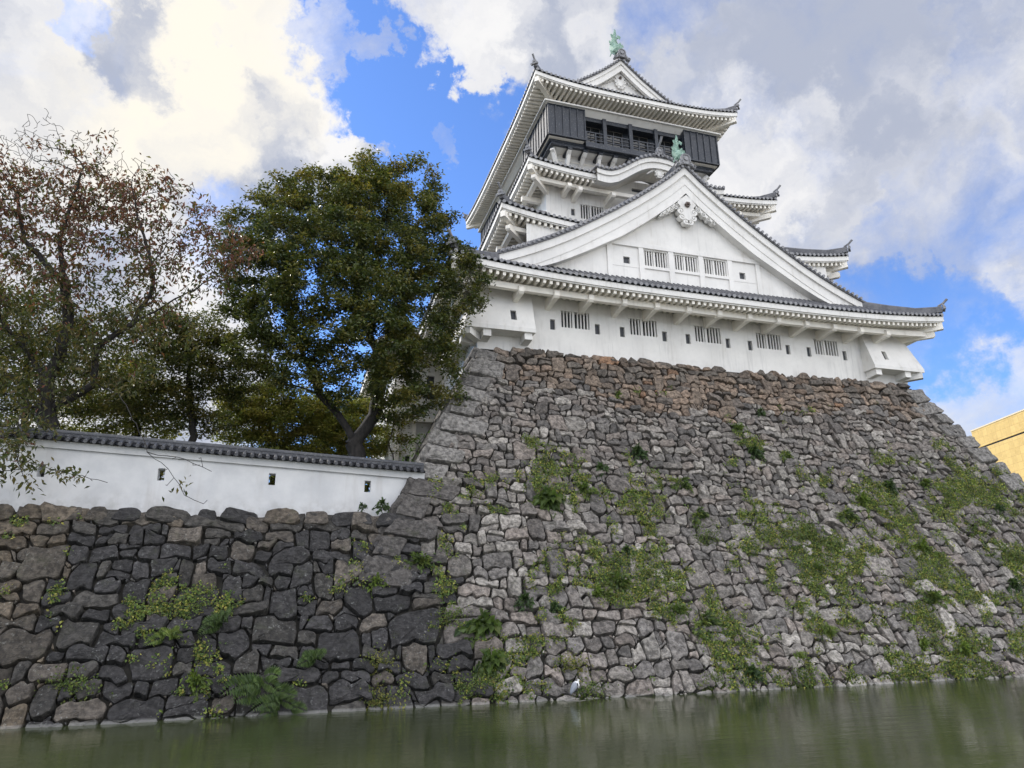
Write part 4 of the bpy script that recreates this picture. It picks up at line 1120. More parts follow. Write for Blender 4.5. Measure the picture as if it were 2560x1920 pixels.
leaf_shape([(.03, .44), (.10, .40), (.125, .52), (.09, .58), (.04, .56)], hy-.075, cw)
leaf_shape([(.03, .66), (.095, .70), (.115, .688), (.06, .667)], hy-.03, ck)
mb.tube([(hx-.03, hy-.03, .36), (hx-.02, hy-.03, .20), (hx-.035, hy-.03, .0)], [.016, .011, .010], 6); mb.tube([(hx-.0, hy+.03, .36), (hx+.01, hy+.03, .20), (hx+.0, hy+.03, .0)], [.016, .011, .010], 6)
for s in (-.03, .03):
    for dx, dy in ((.07, 0), (.05, -.03), (.05, .03), (-.04, 0)): mb.tube([(hx-.02, hy+s, .015), (hx-.02+dx, hy+s+dy, .008)], [.008, .004], 5)
for i in range(len(mb.c)):
    if mb.c[i] == (1, 1, 1): mb.c[i] = (.16, .14, .10)
hero = mb.build('heron', mat('heron_plumage', lambda N: principled(N, attr(N), .8, N.noise(pos(N), 40, 3).outputs[0], .3, .005)), loc=(hx, hy, 0), color=True, smooth=True)
tag(hero, 'grey heron standing hunched at the foot of the stone wall beside the water', 'bird')
mb = MB(); pts = [(hx-.45, 26.02), (hx+.05, 25.93), (hx+.38, 26.05), (hx+.42, 26.6), (hx-.5, 26.6)]
mb.add([(x, y, -.5) for x, y in pts]+[(x*.96+hx*.04, y+.02, .012-.05*(i % 2)*(i > 1)) for i, (x, y) in enumerate(pts)], [(9, 8, 7, 6, 5)[::-1]]+[(i, (i+1) % 5, (i+1) % 5+5, i+5) for i in range(5)])
mb.c = [(.15, .14, .13)]*len(mb.v); o = mb.build('ledge_stone', STONE, STONEW, color=True)
LOG = []

# ================================================================ vegetation
def leaves(C, D, Nn, L, W, fold=.25):
    """C centres (n,3), D tip directions, Nn face normals, lengths, widths -> verts (4n,3), quads"""
    n = len(C); D = D/np.linalg.norm(D, axis=1, keepdims=True)
    S = np.cross(D, Nn); S /= np.linalg.norm(S, axis=1, keepdims=True)+1e-9; U = np.cross(S, D)
    L = L[:, None]; W = W[:, None]
    V = np.empty((n, 4, 3)); V[:, 0] = C; V[:, 1] = C+D*L*.45+S*W*.5+U*W*fold; V[:, 2] = C+D*L-U*W*.1; V[:, 3] = C+D*L*.45-S*W*.5+U*W*fold
    return V.reshape(-1, 3), np.arange(4*n, dtype=np.int32).reshape(-1, 4)
def unit(n, r): v = r.normal(size=(n, 3)); return v/np.linalg.norm(v, axis=1, keepdims=True)

def colonize(guides, att, step=.38, infl=3.2, kill=.6, iters=140, r=None, fine=None):
    N = []; par = []
    for g in guides:                       # polylines: list of points, first is a joint on an earlier guide (or the root)
        pts = [np.array(p, float) for p in g]
        if N:
            k = int(np.argmin(np.linalg.norm(np.array(N)-pts[0], axis=1)))
        else: N.append(pts[0]); par.append(-1); k = 0
        for a, b in zip(pts[:-1], pts[1:]):
            m = max(1, int(np.linalg.norm(b-a)/step))
            for i in range(1, m+1):
                p = a+(b-a)*i/m + r.normal(0, .025, 3); N.append(p); par.append(k); k = len(N)-1
    N = np.array(N); par = list(par); ng = len(N)
    A = att.copy(); d = np.full(len(A), 1e9); nn = np.zeros(len(A), int)
    def upd(i0):
        for s in range(i0, len(N), 400):
            D = np.linalg.norm(A[:, None]-N[None, s:s+400], axis=2); j = D.argmin(1); v = D[np.arange(len(A)), j]
            b = v < d; d[b] = v[b]; nn[b] = j[b]+s
    upd(0)
    for it in range(iters):
        keep = d > kill; A = A[keep]; d = d[keep]; nn = nn[keep]
        if len(A) == 0: break
        act = d < infl
        if not act.any(): infl *= 1.5; continue
        acc = np.zeros((len(N), 3)); v = A[act]-N[nn[act]]; v /= np.linalg.norm(v, axis=1, keepdims=True)
        np.add.at(acc, nn[act], v); idx = np.unique(nn[act])
        dd = acc[idx]; dd += r.normal(0, .18, dd.shape); ln = np.linalg.norm(dd, axis=1, keepdims=True); ok = ln[:, 0] > .15
        new = N[idx][ok]+dd[ok]/ln[ok]*step*r.uniform(.8, 1.2, (ok.sum(), 1))
        i0 = len(N); N = np.concatenate([N, new]); par += list(idx[ok]); upd(i0)
        if len(N) > 9000: break
    if fine is not None:                   # a second pass of short fine twigs
        A, kill, step, infl = fine[0].copy(), .24, .17, 1.0
        d = np.full(len(A), 1e9); nn = np.zeros(len(A), int); upd(0)
        for it in range(60):
            keep = d > kill; A = A[keep]; d = d[keep]; nn = nn[keep]
            act = d < infl
            if len(A) == 0 or not act.any(): break
            acc = np.zeros((len(N), 3)); v = A[act]-N[nn[act]]; v /= np.linalg.norm(v, axis=1, keepdims=True)
            np.add.at(acc, nn[act], v); idx = np.unique(nn[act]); dd = acc[idx]+r.normal(0, .15, (len(idx), 3)); ln = np.linalg.norm(dd, axis=1, keepdims=True); ok = ln[:, 0] > .12
            new = N[idx][ok]+dd[ok]/ln[ok]*step; i0 = len(N); N = np.concatenate([N, new]); par += list(idx[ok]); upd(i0)
    return N, np.array(par), ng
def radii(N, par, tip, root, e=2.3):
    n = len(N); acc = np.zeros(n)
    nch = np.bincount(par[par >= 0], minlength=n)
    R = np.zeros(n)
    for i in range(n-1, -1, -1):
        R[i] = tip if acc[i] == 0 else acc[i]**(1/e)
        if par[i] >= 0: acc[par[i]] += R[i]**e
    sc = root/R[0]
    return np.maximum(tip, R*np.where(R > tip*3, sc*np.clip((R-tip*3)/(R[0]-tip*3+1e-6), 0, 1)+(1-np.clip((R-tip*3)/(R[0]-tip*3+1e-6), 0, 1)), 1)), nch
def wood_mesh(name, N, par, R, m, parent, k=6, flare=0):
    i = np.where(par >= 0)[0]; a = N[par[i]]; b = N[i]; ra = np.minimum(R[par[i]], R[i]*1.5); rb = R[i]
    d = b-a; d /= np.linalg.norm(d, axis=1, keepdims=True)+1e-9
    s = np.cross(d, np.array([.13, .99, .05])); s /= np.linalg.norm(s, axis=1, keepdims=True)+1e-9; u = np.cross(s, d)
    ang = np.arange(k)*2*np.pi/k
    ring = lambda c, rr: c[:, None]+rr[:, None, None]*(s[:, None]*np.cos(ang)[None, :, None]+u[:, None]*np.sin(ang)[None, :, None])
    V = np.concatenate([ring(a-d*ra[:, None]*.3, ra), ring(b+d*rb[:, None]*.3, rb)], 1).reshape(-1, 3); n = len(i)
    base = (np.arange(n)*2*k)[:, None, None]; j = np.arange(k)
    F = np.stack([j, (j+1) % k, (j+1) % k+k, j+k], 1)[None]+base
    return np_mesh(name, V, F.reshape(-1, 4), m, parent, smooth=True)
def crown_points(ell, per_m3, r, shell=.55):
    out = []
    for cx, cy, cz, rx, ry, rz in ell:
        n = max(6, int(per_m3*rx*ry*rz*4.19)); v = unit(n, r)*(r.uniform(shell**3, 1, n)**(1/3))[:, None]
        out.append(np.array([cx, cy, cz])+v*np.array([rx, ry, rz]))
    return np.concatenate(out)
def sprays(P, per, rad, L, W, droop, colf, r, flat=.5, out=None):
    """leafy sprays round each twig end"""
    n = len(P)*per; C = np.repeat(P, per, 0)+r.normal(0, 1, (n, 3))*np.array([rad, rad, rad*flat])
    D = r.normal(0, 1, (n, 3)); D[:, 2] = D[:, 2]*.5-droop
    Nn = r.normal(0, .55, (n, 3))+np.array([0, 0, 1.])
    l = r.uniform(.7, 1.25, n)*L; w = l*W*r.uniform(.8, 1.2, n)
    V, F = leaves(C, D, Nn, l, w)
    c = colf(np.repeat(P, per, 0), C, r)
    return V, F, np.repeat(c, 4, 0)
def px_ell(lst, Y, ppm):
    """crown lobes: (px, py, radius_px, depth offset, flattening) -> ellipsoids in metres"""
    out = []
    for q in lst:
        px, py, rp, dy = q[:4]; fl = q[4] if len(q) > 4 else .85
        p = at(px, py, Y+dy); k = np.linalg.norm(p-CAM)/FOC*.97
        out.append((p[0], p[1], p[2], rp*k, rp*k*.9, rp*k*fl))
    return out
def tone(base, spread):
    base = np.array(base)
    def f(P, C, r):
        n = len(C); k = r.integers(0, len(base), n)
        # twig-level variation so that whole sprays share a tint
        h = (np.sin(P[:, 0]*3.1+P[:, 2]*2.3)+np.sin(P[:, 1]*2.7-P[:, 2]*3.9+1.3))*.25+.5
        k2 = np.clip((h*len(base)).astype(int), 0, len(base)-1); k = np.where(r.random(n) < .65, k2, k)
        return base[k]*r.uniform(1-spread, 1+spread, (n, 1))
    return f

# ---- the big evergreen in the middle
def tree(name, label, guides, ell, r, dens, per, rad, L, W, colf, tip=.013, root=.45, droop=.2, leafmat=LEAF, kill=.55, step=.36, leafsel=None, bark=BARK, cat='tree', group=None, flat=.5):
    base = guides[0][0]
    T = thing(name, label, cat, tuple(base), group)
    A = crown_points(ell, dens, r); N, par, ng = colonize(guides, A, kill=kill, step=step, r=r)
    R, nch = radii(N, par, tip, root)
    wood_mesh('trunk', N, par, R, bark, T)
    tips = np.where((R < tip*2.6) & (np.arange(len(N)) >= ng*0+5))[0]
    if leafsel is not None: tips = tips[leafsel(N[tips], r)]
    V, F, c = sprays(N[tips], per, rad, L, W, droop, colf, r, flat)
    np_mesh('foliage', V, F, leafmat, T, c)
    LOG.append((name, 'nodes', len(N), 'leaves', len(F)))
    return T
r1 = np.random.default_rng(21)
A36 = lambda px, py, dy=0: tuple(at(px, py, 36+dy))
big_lobes = [(930, 440, 62, 0), (925, 510, 95, -.5), (1060, 470, 58, .5), (1030, 540, 80, -1), (800, 500, 100, 1), (700, 540, 75, 0), (690, 600, 85, -1.5), (850, 600, 110, -2), (990, 640, 110, -1.5), (1085, 620, 62, -.5), (1110, 550, 42, 0), (610, 560, 55, 1), (630, 660, 80, 1),
  (760, 690, 100, -2.5), (900, 730, 110, -3), (1040, 730, 95, -2), (1120, 700, 70, -1.5), (1160, 690, 48, -2), (1170, 760, 42, -2.5), (1150, 622, 42, -2.2), (1128, 600, 34, -2.2), (1170, 650, 40, -2.6), (1192, 655, 34, -2.4), (1198, 705, 32, -2.6), (1185, 740, 30, -2.6), (1130, 810, 55, -2), (1060, 830, 90, -2.5), (930, 850, 110, -3), (800, 830, 95, -2), (690, 790, 90, -1.5), (620, 760, 70, 0),
  (650, 880, 85, -.5), (750, 915, 90, -1.5), (1000, 930, 85, -2.5), (890, 930, 70, -2), (1090, 920, 70, -2), (1130, 990, 50, -2.5), (1060, 1010, 60, -2), (860, 480, 70, 1.5), (1010, 400, 26, 0, 1.3), (1000, 440, 45, .3), (1080, 415, 34, .2), (740, 470, 45, .5), (660, 500, 42, .5), (930, 400, 36, .2, 1.3), (700, 460, 30, .3), (560, 600, 40, 1), (580, 690, 45, .5)]
tw = A36(895, 1150); tb = (tw[0], 36, 6.5)
guides = [[tb, tw, A36(880, 1090), A36(848, 1040), A36(800, 985, -.5), A36(770, 910, -.8), A36(735, 840, -.6), A36(720, 760, 0), A36(705, 680, .2)],
          [A36(885, 1110), A36(935, 1040, .2), A36(950, 960, .2), A36(945, 880, 0), A36(905, 800, -.3), A36(890, 700, 0), A36(890, 600, .3), A36(905, 520, .2)],
          [A36(945, 880), A36(1000, 800, -.5), A36(1030, 700, -.5), A36(1020, 600, 0)], [A36(950, 960, .2), A36(1030, 900, -1), A36(1100, 840, -1.5)],
          [A36(770, 910, -.8), A36(690, 860, -.5), A36(630, 800, 0)], [A36(890, 700), A36(830, 620, 0), A36(780, 560, .3)], [A36(800, 985, -.5), A36(720, 960, -.5), A36(660, 910, -.3)]]
GREENS = [(.048, .064, .018), (.060, .076, .020), (.082, .094, .024), (.038, .054, .018), (.105, .108, .026), (.135, .120, .028)]
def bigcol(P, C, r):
    c = tone(GREENS, .28)(P, C, r); h = np.clip((P[:, 2]-22)/7, 0, 1)[:, None]; return c*(1-h)+h*(c*np.array((1.5, 1.32, 1.0)))  # upper crown leaves coloured lighter, painting in the light from above
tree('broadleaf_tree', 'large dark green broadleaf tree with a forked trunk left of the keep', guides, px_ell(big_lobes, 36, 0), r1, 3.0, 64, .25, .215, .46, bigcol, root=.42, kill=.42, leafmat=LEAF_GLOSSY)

# ---- cherry tree on the left, leaves turning red, top half bare
r2 = np.random.default_rng(5)
B = lambda px, py, dy=0: tuple(at(px, py, 33.6+dy))
ch_lobes = [(60, 480, 120, 0), (180, 520, 120, -.5), (300, 560, 120, -.8), (420, 560, 95, -1), (520, 590, 75, -1.2), (590, 640, 70, -1.4), (540, 640, 70, -1.6), (620, 610, 40, -1.6), (470, 600, 70, -1.4), (100, 620, 130, -.5), (230, 660, 130, -1), (380, 660, 120, -1.2), (500, 690, 75, -1.2),
  (40, 760, 130, -.5), (170, 790, 130, -1), (310, 770, 110, -1), (420, 800, 80, -.5), (60, 900, 110, -.8), (180, 900, 90, -1), (80, 1000, 80, -1.2), (-80, 600, 150, 0), (-100, 850, 150, 0), (330, 900, 80, -1), (420, 900, 70, -.8)]
tops = [(100, 340, 50, 0, 1.5), (40, 400, 80, 0), (190, 400, 60, -.3, 1.3), (270, 350, 30, -.3, 1.9), (290, 430, 70, -.4), (380, 460, 60, -.5), (450, 470, 40, -.6), (500, 510, 40, -.8), (240, 470, 80, -.4), (130, 440, 80, -.1), (-60, 420, 90, 0), (560, 590, 36, -1)]
tr = B(125, 1085); trb = (tr[0], 33.6, 6.5)
cg = [[trb, tr, B(112, 1020), B(118, 950), B(150, 890, -.2), B(170, 800, -.4), B(160, 700, -.4), B(150, 600, -.3), B(180, 500, -.3), B(210, 420, -.3)],
      [B(112, 1030), B(185, 990, -.2), B(235, 960, -.4), B(240, 870, -.6), B(330, 810, -.8), B(400, 770, -1), B(490, 720, -1.2), B(560, 680, -1.3)],
      [B(330, 810, -.8), B(385, 720, -1), B(380, 660, -1.1), B(420, 610, -1.1)], [B(118, 950), B(60, 870, -.3), B(0, 800, -.3), B(-60, 700, 0)], [B(150, 700, -.4), B(60, 600, 0), B(40, 480, 0)],
      [B(380, 660, -1.1), B(350, 560, -.8), B(330, 470, -.5)],
      # a low bough hanging over the white wall, and a bare one further right
      [B(112, 1010), B(55, 1020, -2.0), B(42, 1080, -3.4), B(46, 1150, -4.0), B(60, 1195, -4.3)], [B(46, 1150, -4.0), B(110, 1165, -4.4), B(180, 1185, -4.7), B(270, 1205, -5.0)], [B(46, 1170, -4.0), B(0, 1180, -4.2), B(-40, 1200, -4.2)],
      [B(235, 960, -.4), B(300, 990, -2.4), B(340, 1060, -3.6), B(370, 1130, -4.2), B(420, 1170, -4.5), B(460, 1235, -4.8), B(510, 1262, -5.0)], [B(375, 1135, -4.2), B(440, 1140, -4.5), B(530, 1180, -4.8)]]
ell = px_ell(ch_lobes, 33.6, 0); ellt = px_ell(tops, 33.6, 0)
low = px_ell([(60, 1160, 40, -4.2, .5), (140, 1170, 45, -4.5, .4), (220, 1195, 40, -4.9, .35), (20, 1200, 55, -4.2, .6), (-20, 1130, 60, -4, .7), (60, 1060, 60, -3.2, .6), (470, 1160, 60, -4.6, .4), (430, 1200, 40, -4.6, .6), (500, 1240, 30, -4.9, .5)], 33.6, 0)
T = thing('cherry_tree', 'spreading cherry tree with reddening leaves and bare top twigs at the far left', 'tree', trb)
att = np.concatenate([crown_points(ell, 1.7, r2), crown_points(ellt, 3.0, r2), crown_points(low, 9., r2)])
N, par, ng = colonize(cg, att, step=.32, kill=.45, r=r2, fine=[crown_points(ellt, 9., r2, .2)]); R, nch = radii(N, par, .0115, .40); R = np.maximum(.0105, R*np.interp(N[:, 2], [13, 18, 21, 24], [1, .72, .52, .40])*np.where(N[:, 1] < 31.6, .6, 1.))
wood_mesh('trunk', N, par, R, BARK, T)
tips = np.where(R < .024)[0]; P = N[tips]; zr = P[:, 2]
dens = np.interp(zr, [8, 10, 12, 19, 21, 22, 23.2, 25], [1, 1, 1, .85, .75, .36, .13, .03])
bare = (P[:, 0] > -7.5) & (P[:, 1] < 31.3) & (zr < 12)
dens[bare] = .07
P = P[r2.random(len(P)) < dens]
def chcol(P, C, r):
    n = len(P); h = np.clip((P[:, 2]-15.3 + .8*np.sin(P[:, 0]*1.7)+.6*np.sin(P[:, 1]*2+P[:, 0]))/4.0, 0, 1)
    red = np.array([(.125, .052, .042), (.085, .044, .034), (.165, .074, .054), (.095, .070, .042)]); gr = np.array([(.060, .070, .024), (.085, .085, .030), (.048, .060, .022), (.115, .095, .038)])
    pick = r.random(n) < h*.75+.04
    return np.where(pick[:, None], red[r.integers(0, 4, n)], gr[r.integers(0, 4, n)])*r.uniform(.75, 1.3, (n, 1))
V, F, c = sprays(P, 15, .24, .25, .40, .85, chcol, r2, .7)
np_mesh('foliage', V, F, LEAF, T, c); LOG.append(('cherry nodes', len(N), 'leaves', len(F)))

# ---- trees behind
OL = [(.125, .150, .040), (.18, .19, .050), (.24, .23, .06), (.15, .165, .046), (.25, .21, .06)]
DK = [(.048, .062, .022), (.064, .078, .026), (.09, .095, .030), (.13, .11, .034)]
def back_tree(label, px, py, Y, lobes, pal, seed, name='garden_tree', root=.2, per=62, L=.21, dens=3.0):
    r = np.random.default_rng(seed); p = at(px, py, Y); b = (p[0], Y, 6.5)
    top = at(lobes[0][0], lobes[0][1], Y)
    g = [[b, tuple(p), tuple(p*.5+top*.5+r.normal(0, .3, 3)), tuple(top)]]
    return tree(name, label, g, px_ell(lobes, Y, 0), r, dens, per, .32, L, .45, tone(pal, .3), root=root, kill=.5, step=.36)
back_tree('small olive green tree with a thin dark trunk between the cherry and the big tree', 483, 1090, 41, [(470, 850, 95, 0), (400, 830, 80, 0), (540, 860, 75, .5), (370, 920, 80, 0), (470, 940, 90, -.5), (560, 940, 70, 0), (330, 1000, 70, 0), (430, 1010, 70, 0), (540, 1020, 70, .5), (620, 950, 60, 1)], DK+[(.10, .09, .028)], 31)
back_tree('olive tree with brownish leaves low behind the wall beside the cherry trunk', 345, 1085, 44, [(300, 960, 80, 0), (240, 1000, 80, 0), (360, 1000, 70, 0), (300, 1050, 70, 0), (210, 1060, 70, 0), (400, 1060, 60, 0)], OL, 32)
back_tree('leafy dark tree filling the gap behind the cherry at the left edge', 60, 1080, 42, [(60, 820, 120, 0), (-60, 800, 120, 0), (150, 870, 100, 0), (40, 960, 110, 0), (150, 980, 80, 0), (-80, 960, 120, 0), (250, 830, 70, 0), (60, 1050, 90, 0)], DK, 33, per=34, dens=1.6)
back_tree('pale yellowing bush behind the tiled wall left of the forked trunk', 690, 1125, 47, [(640, 1030, 70, 0), (700, 1060, 80, 0), (760, 1040, 70, 0), (600, 1070, 60, 0), (820, 1070, 60, 0), (680, 1110, 70, 0), (780, 1120, 60, 0), (690, 990, 60, 0), (600, 1010, 60, 0), (760, 1000, 50, 0)], OL+[(.22, .19, .06)], 34, 'garden_bush', dens=5, per=95)
back_tree('yellow green bush right behind the forked trunk of the big tree', 850, 1140, 49, [(860, 1060, 70, 0), (900, 1100, 70, 0), (820, 1110, 60, 0), (960, 1100, 60, 0), (820, 1020, 60, 0), (900, 1020, 50, 0), (1000, 1110, 45, 0)], OL, 35, 'garden_bush', dens=5, per=95)
back_tree('low olive bush behind the last loophole of the plastered wall', 920, 1190, 34, [(918, 1185, 55, 0), (890, 1205, 45, 0), (945, 1205, 45, 0), (918, 1225, 45, 0)], OL, 39, 'garden_bush', root=.08, dens=9)
back_tree('low green bush behind the third loophole from the left in the plastered wall', 680, 1180, 38, [(680, 1165, 50, 0), (650, 1190, 45, 0), (710, 1190, 45, 0)], DK+OL, 40, 'garden_bush', root=.08, dens=8)
back_tree('low green bush behind the second loophole from the left in the plastered wall', 405, 1170, 38, [(400, 1150, 50, 0), (380, 1180, 45, 0), (430, 1180, 45, 0)], DK+OL, 42, 'garden_bush', root=.08, dens=8)
back_tree('slim tree with a pale leaning trunk beside the stone corner', 985, 1150, 43, [(985, 1060, 40, 0), (960, 1020, 45, 0), (1000, 1100, 32, 0), (950, 1100, 36, 0), (1000, 1010, 40, 0)], DK+OL[:2], 36, root=.16, dens=3)
back_tree('bright green bush against the foot of the left stone corner', 1040, 1160, 36.5, [(1045, 1110, 32, 0), (1030, 1135, 30, 0), (1060, 1090, 22, 0), (1020, 1160, 28, 0)], [(.060, .105, .020), (.08, .13, .024), (.045, .08, .018)], 37, 'garden_bush', root=.08, L=.2, dens=6, per=16)
back_tree('small green shrub growing on top of the stone corner under the bay', 1172, 905, 37.2, [(1168, 880, 26, 0), (1160, 910, 22, 0), (1180, 900, 20, 0)], [(.05, .085, .018), (.035, .06, .016)], 38, 'wall_shrub', root=.05, L=.16, dens=12, per=14)

# ---- plants rooted in the stone wall
def on_wall(px, py):
    """point of the stone face seen at a photo position"""
    d = ray(px, py); lo_, hi_ = 20., 45.
    for _ in range(40):
        t = (lo_+hi_)/2; p = CAM+d*(t/d[1])
        if p[1] < SY-off(p[2]): lo_ = t
        else: hi_ = t
    return CAM+d*(lo_/d[1])
NRM = np.array([0, -.87, .49])
def fern_mesh(r, pal):
    V, F, C = [], [], []; o = 0
    for k in range(9):
        a = r.uniform(-1.4, 1.4); L = r.uniform(.35, .62)
        d0 = np.array([math.sin(a), -.75, .75*math.cos(a)]); d0 /= np.linalg.norm(d0); base = np.array([r.normal(0, .06), -.03, r.normal(0, .06)])
        n = 13; t = np.linspace(.12, 1, n); sp = base+d0*L*t[:, None]+np.array([0, -.05, -.42])*L*(t**2)[:, None]
        dd = np.gradient(sp, axis=0); dd /= np.linalg.norm(dd, axis=1, keepdims=True); side = np.cross(dd, np.array([0, -1., .4])); side /= np.linalg.norm(side, axis=1, keepdims=True)
        for s in (-1, 1):
            D = side*s+dd*.35; l = L*.30*np.sin(np.pi*(.15+.82*t))+.01
            v, f = leaves(sp, D, np.tile(NRM, (n, 1))+r.normal(0, .2, (n, 3)), l, l*.32); V.append(v); F.append(f+o); o += len(v)
            C.append(np.repeat(np.array(pal)[r.integers(0, len(pal), n)]*r.uniform(.8, 1.2, (n, 1)), 4, 0))
    return np.concatenate(V), np.concatenate(F), np.concatenate(C)
def shrub_mesh(r, pal, n=230, big=.17, drop=.5, W=.5, rx=.42, rz=.34, ry=.24):
    V, F, C = [], [], []; o = 0
    S = 15; tips = []
    for k in range(S):
        a = r.uniform(0, 2*np.pi); q = math.sqrt(r.random()); e = np.array([math.cos(a)*rx*q*r.uniform(.6, 1.5), -.05-ry*r.random()*(1.0-q*.6), math.sin(a)*rz*q*r.uniform(.7, 1.3)-.22*q*q])
        tips.append(e)
    tips = np.array(tips); i = r.integers(0, S, n); u = r.uniform(.25, 1.1, n)[:, None]
    C0 = tips[i]*u+r.normal(0, .055, (n, 3)); D = tips[i]/(np.linalg.norm(tips[i], axis=1, keepdims=True)+1e-6)+r.normal(0, .55, (n, 3)); D[:, 2] -= drop
    l = r.uniform(.6, 1.3, n)*big
    v, f = leaves(C0, D, np.tile(NRM, (n, 1))+r.normal(0, .45, (n, 3)), l, l*W); pal = np.array(pal)
    kk = np.clip((i*7 % len(pal)), 0, len(pal)-1); kk = np.where(r.random(n) < .6, kk, r.integers(0, len(pal), n))
    return v, f, np.repeat(pal[kk]*r.uniform(.75, 1.3, (n, 1)), 4, 0)
def creeper_mesh(r, pal, n=420):
    x = r.normal(0, .36, n); z = r.normal(0, .26, n)-.18*np.abs(x); C0 = np.stack([x, -.03-r.random(n)*.09, z], 1)
    D = r.normal(0, 1, (n, 3)); D[:, 1] *= .4; D[:, 2] -= .6; l = r.uniform(.6, 1.3, n)*.085
    v, f = leaves(C0, D, np.tile(NRM, (n, 1))+r.normal(0, .4, (n, 3)), l, l*.7); pal = np.array(pal)
    return v, f, np.repeat(pal[r.integers(0, len(pal), n)]*r.uniform(.7, 1.3, (n, 1)), 4, 0)
G1 = [(.080, .120, .034), (.105, .150, .040), (.060, .092, .030), (.145, .180, .052)]
G2 = [(.050, .085, .032), (.070, .108, .040), (.040, .066, .028)]
GY_ = [(.17, .18, .045), (.12, .14, .035), (.23, .21, .07), (.08, .11, .03)]
GF = [(.060, .098, .028), (.080, .122, .034), (.046, .078, .024)]
GL = [(.12, .17, .035), (.16, .20, .045), (.09, .135, .03)]
rp = np.random.default_rng(77)
protos = {'fern': [fern_mesh(rp, GF) for _ in range(2)], 'fernl': [fern_mesh(rp, GL)], 'shrub': [shrub_mesh(rp, G1) for _ in range(3)], 'dark': [shrub_mesh(rp, G2) for _ in range(2)], 'big': [shrub_mesh(rp, G1+G2, 260, .24, .8, .62)], 'yellow': [creeper_mesh(rp, GY_)], 'creep': [creeper_mesh(rp, G1+[(.11, .12, .03)]) for _ in range(2)], 'light': [shrub_mesh(rp, GL+G1)]}
pm = {}
for k, lst in protos.items():
    pm[k] = []
    for V, F, C in lst:
        o = np_mesh('plant', V, F, LEAF, None, C); COL.objects.unlink(o); pm[k].append(o.data); bpy.data.objects.remove(o)
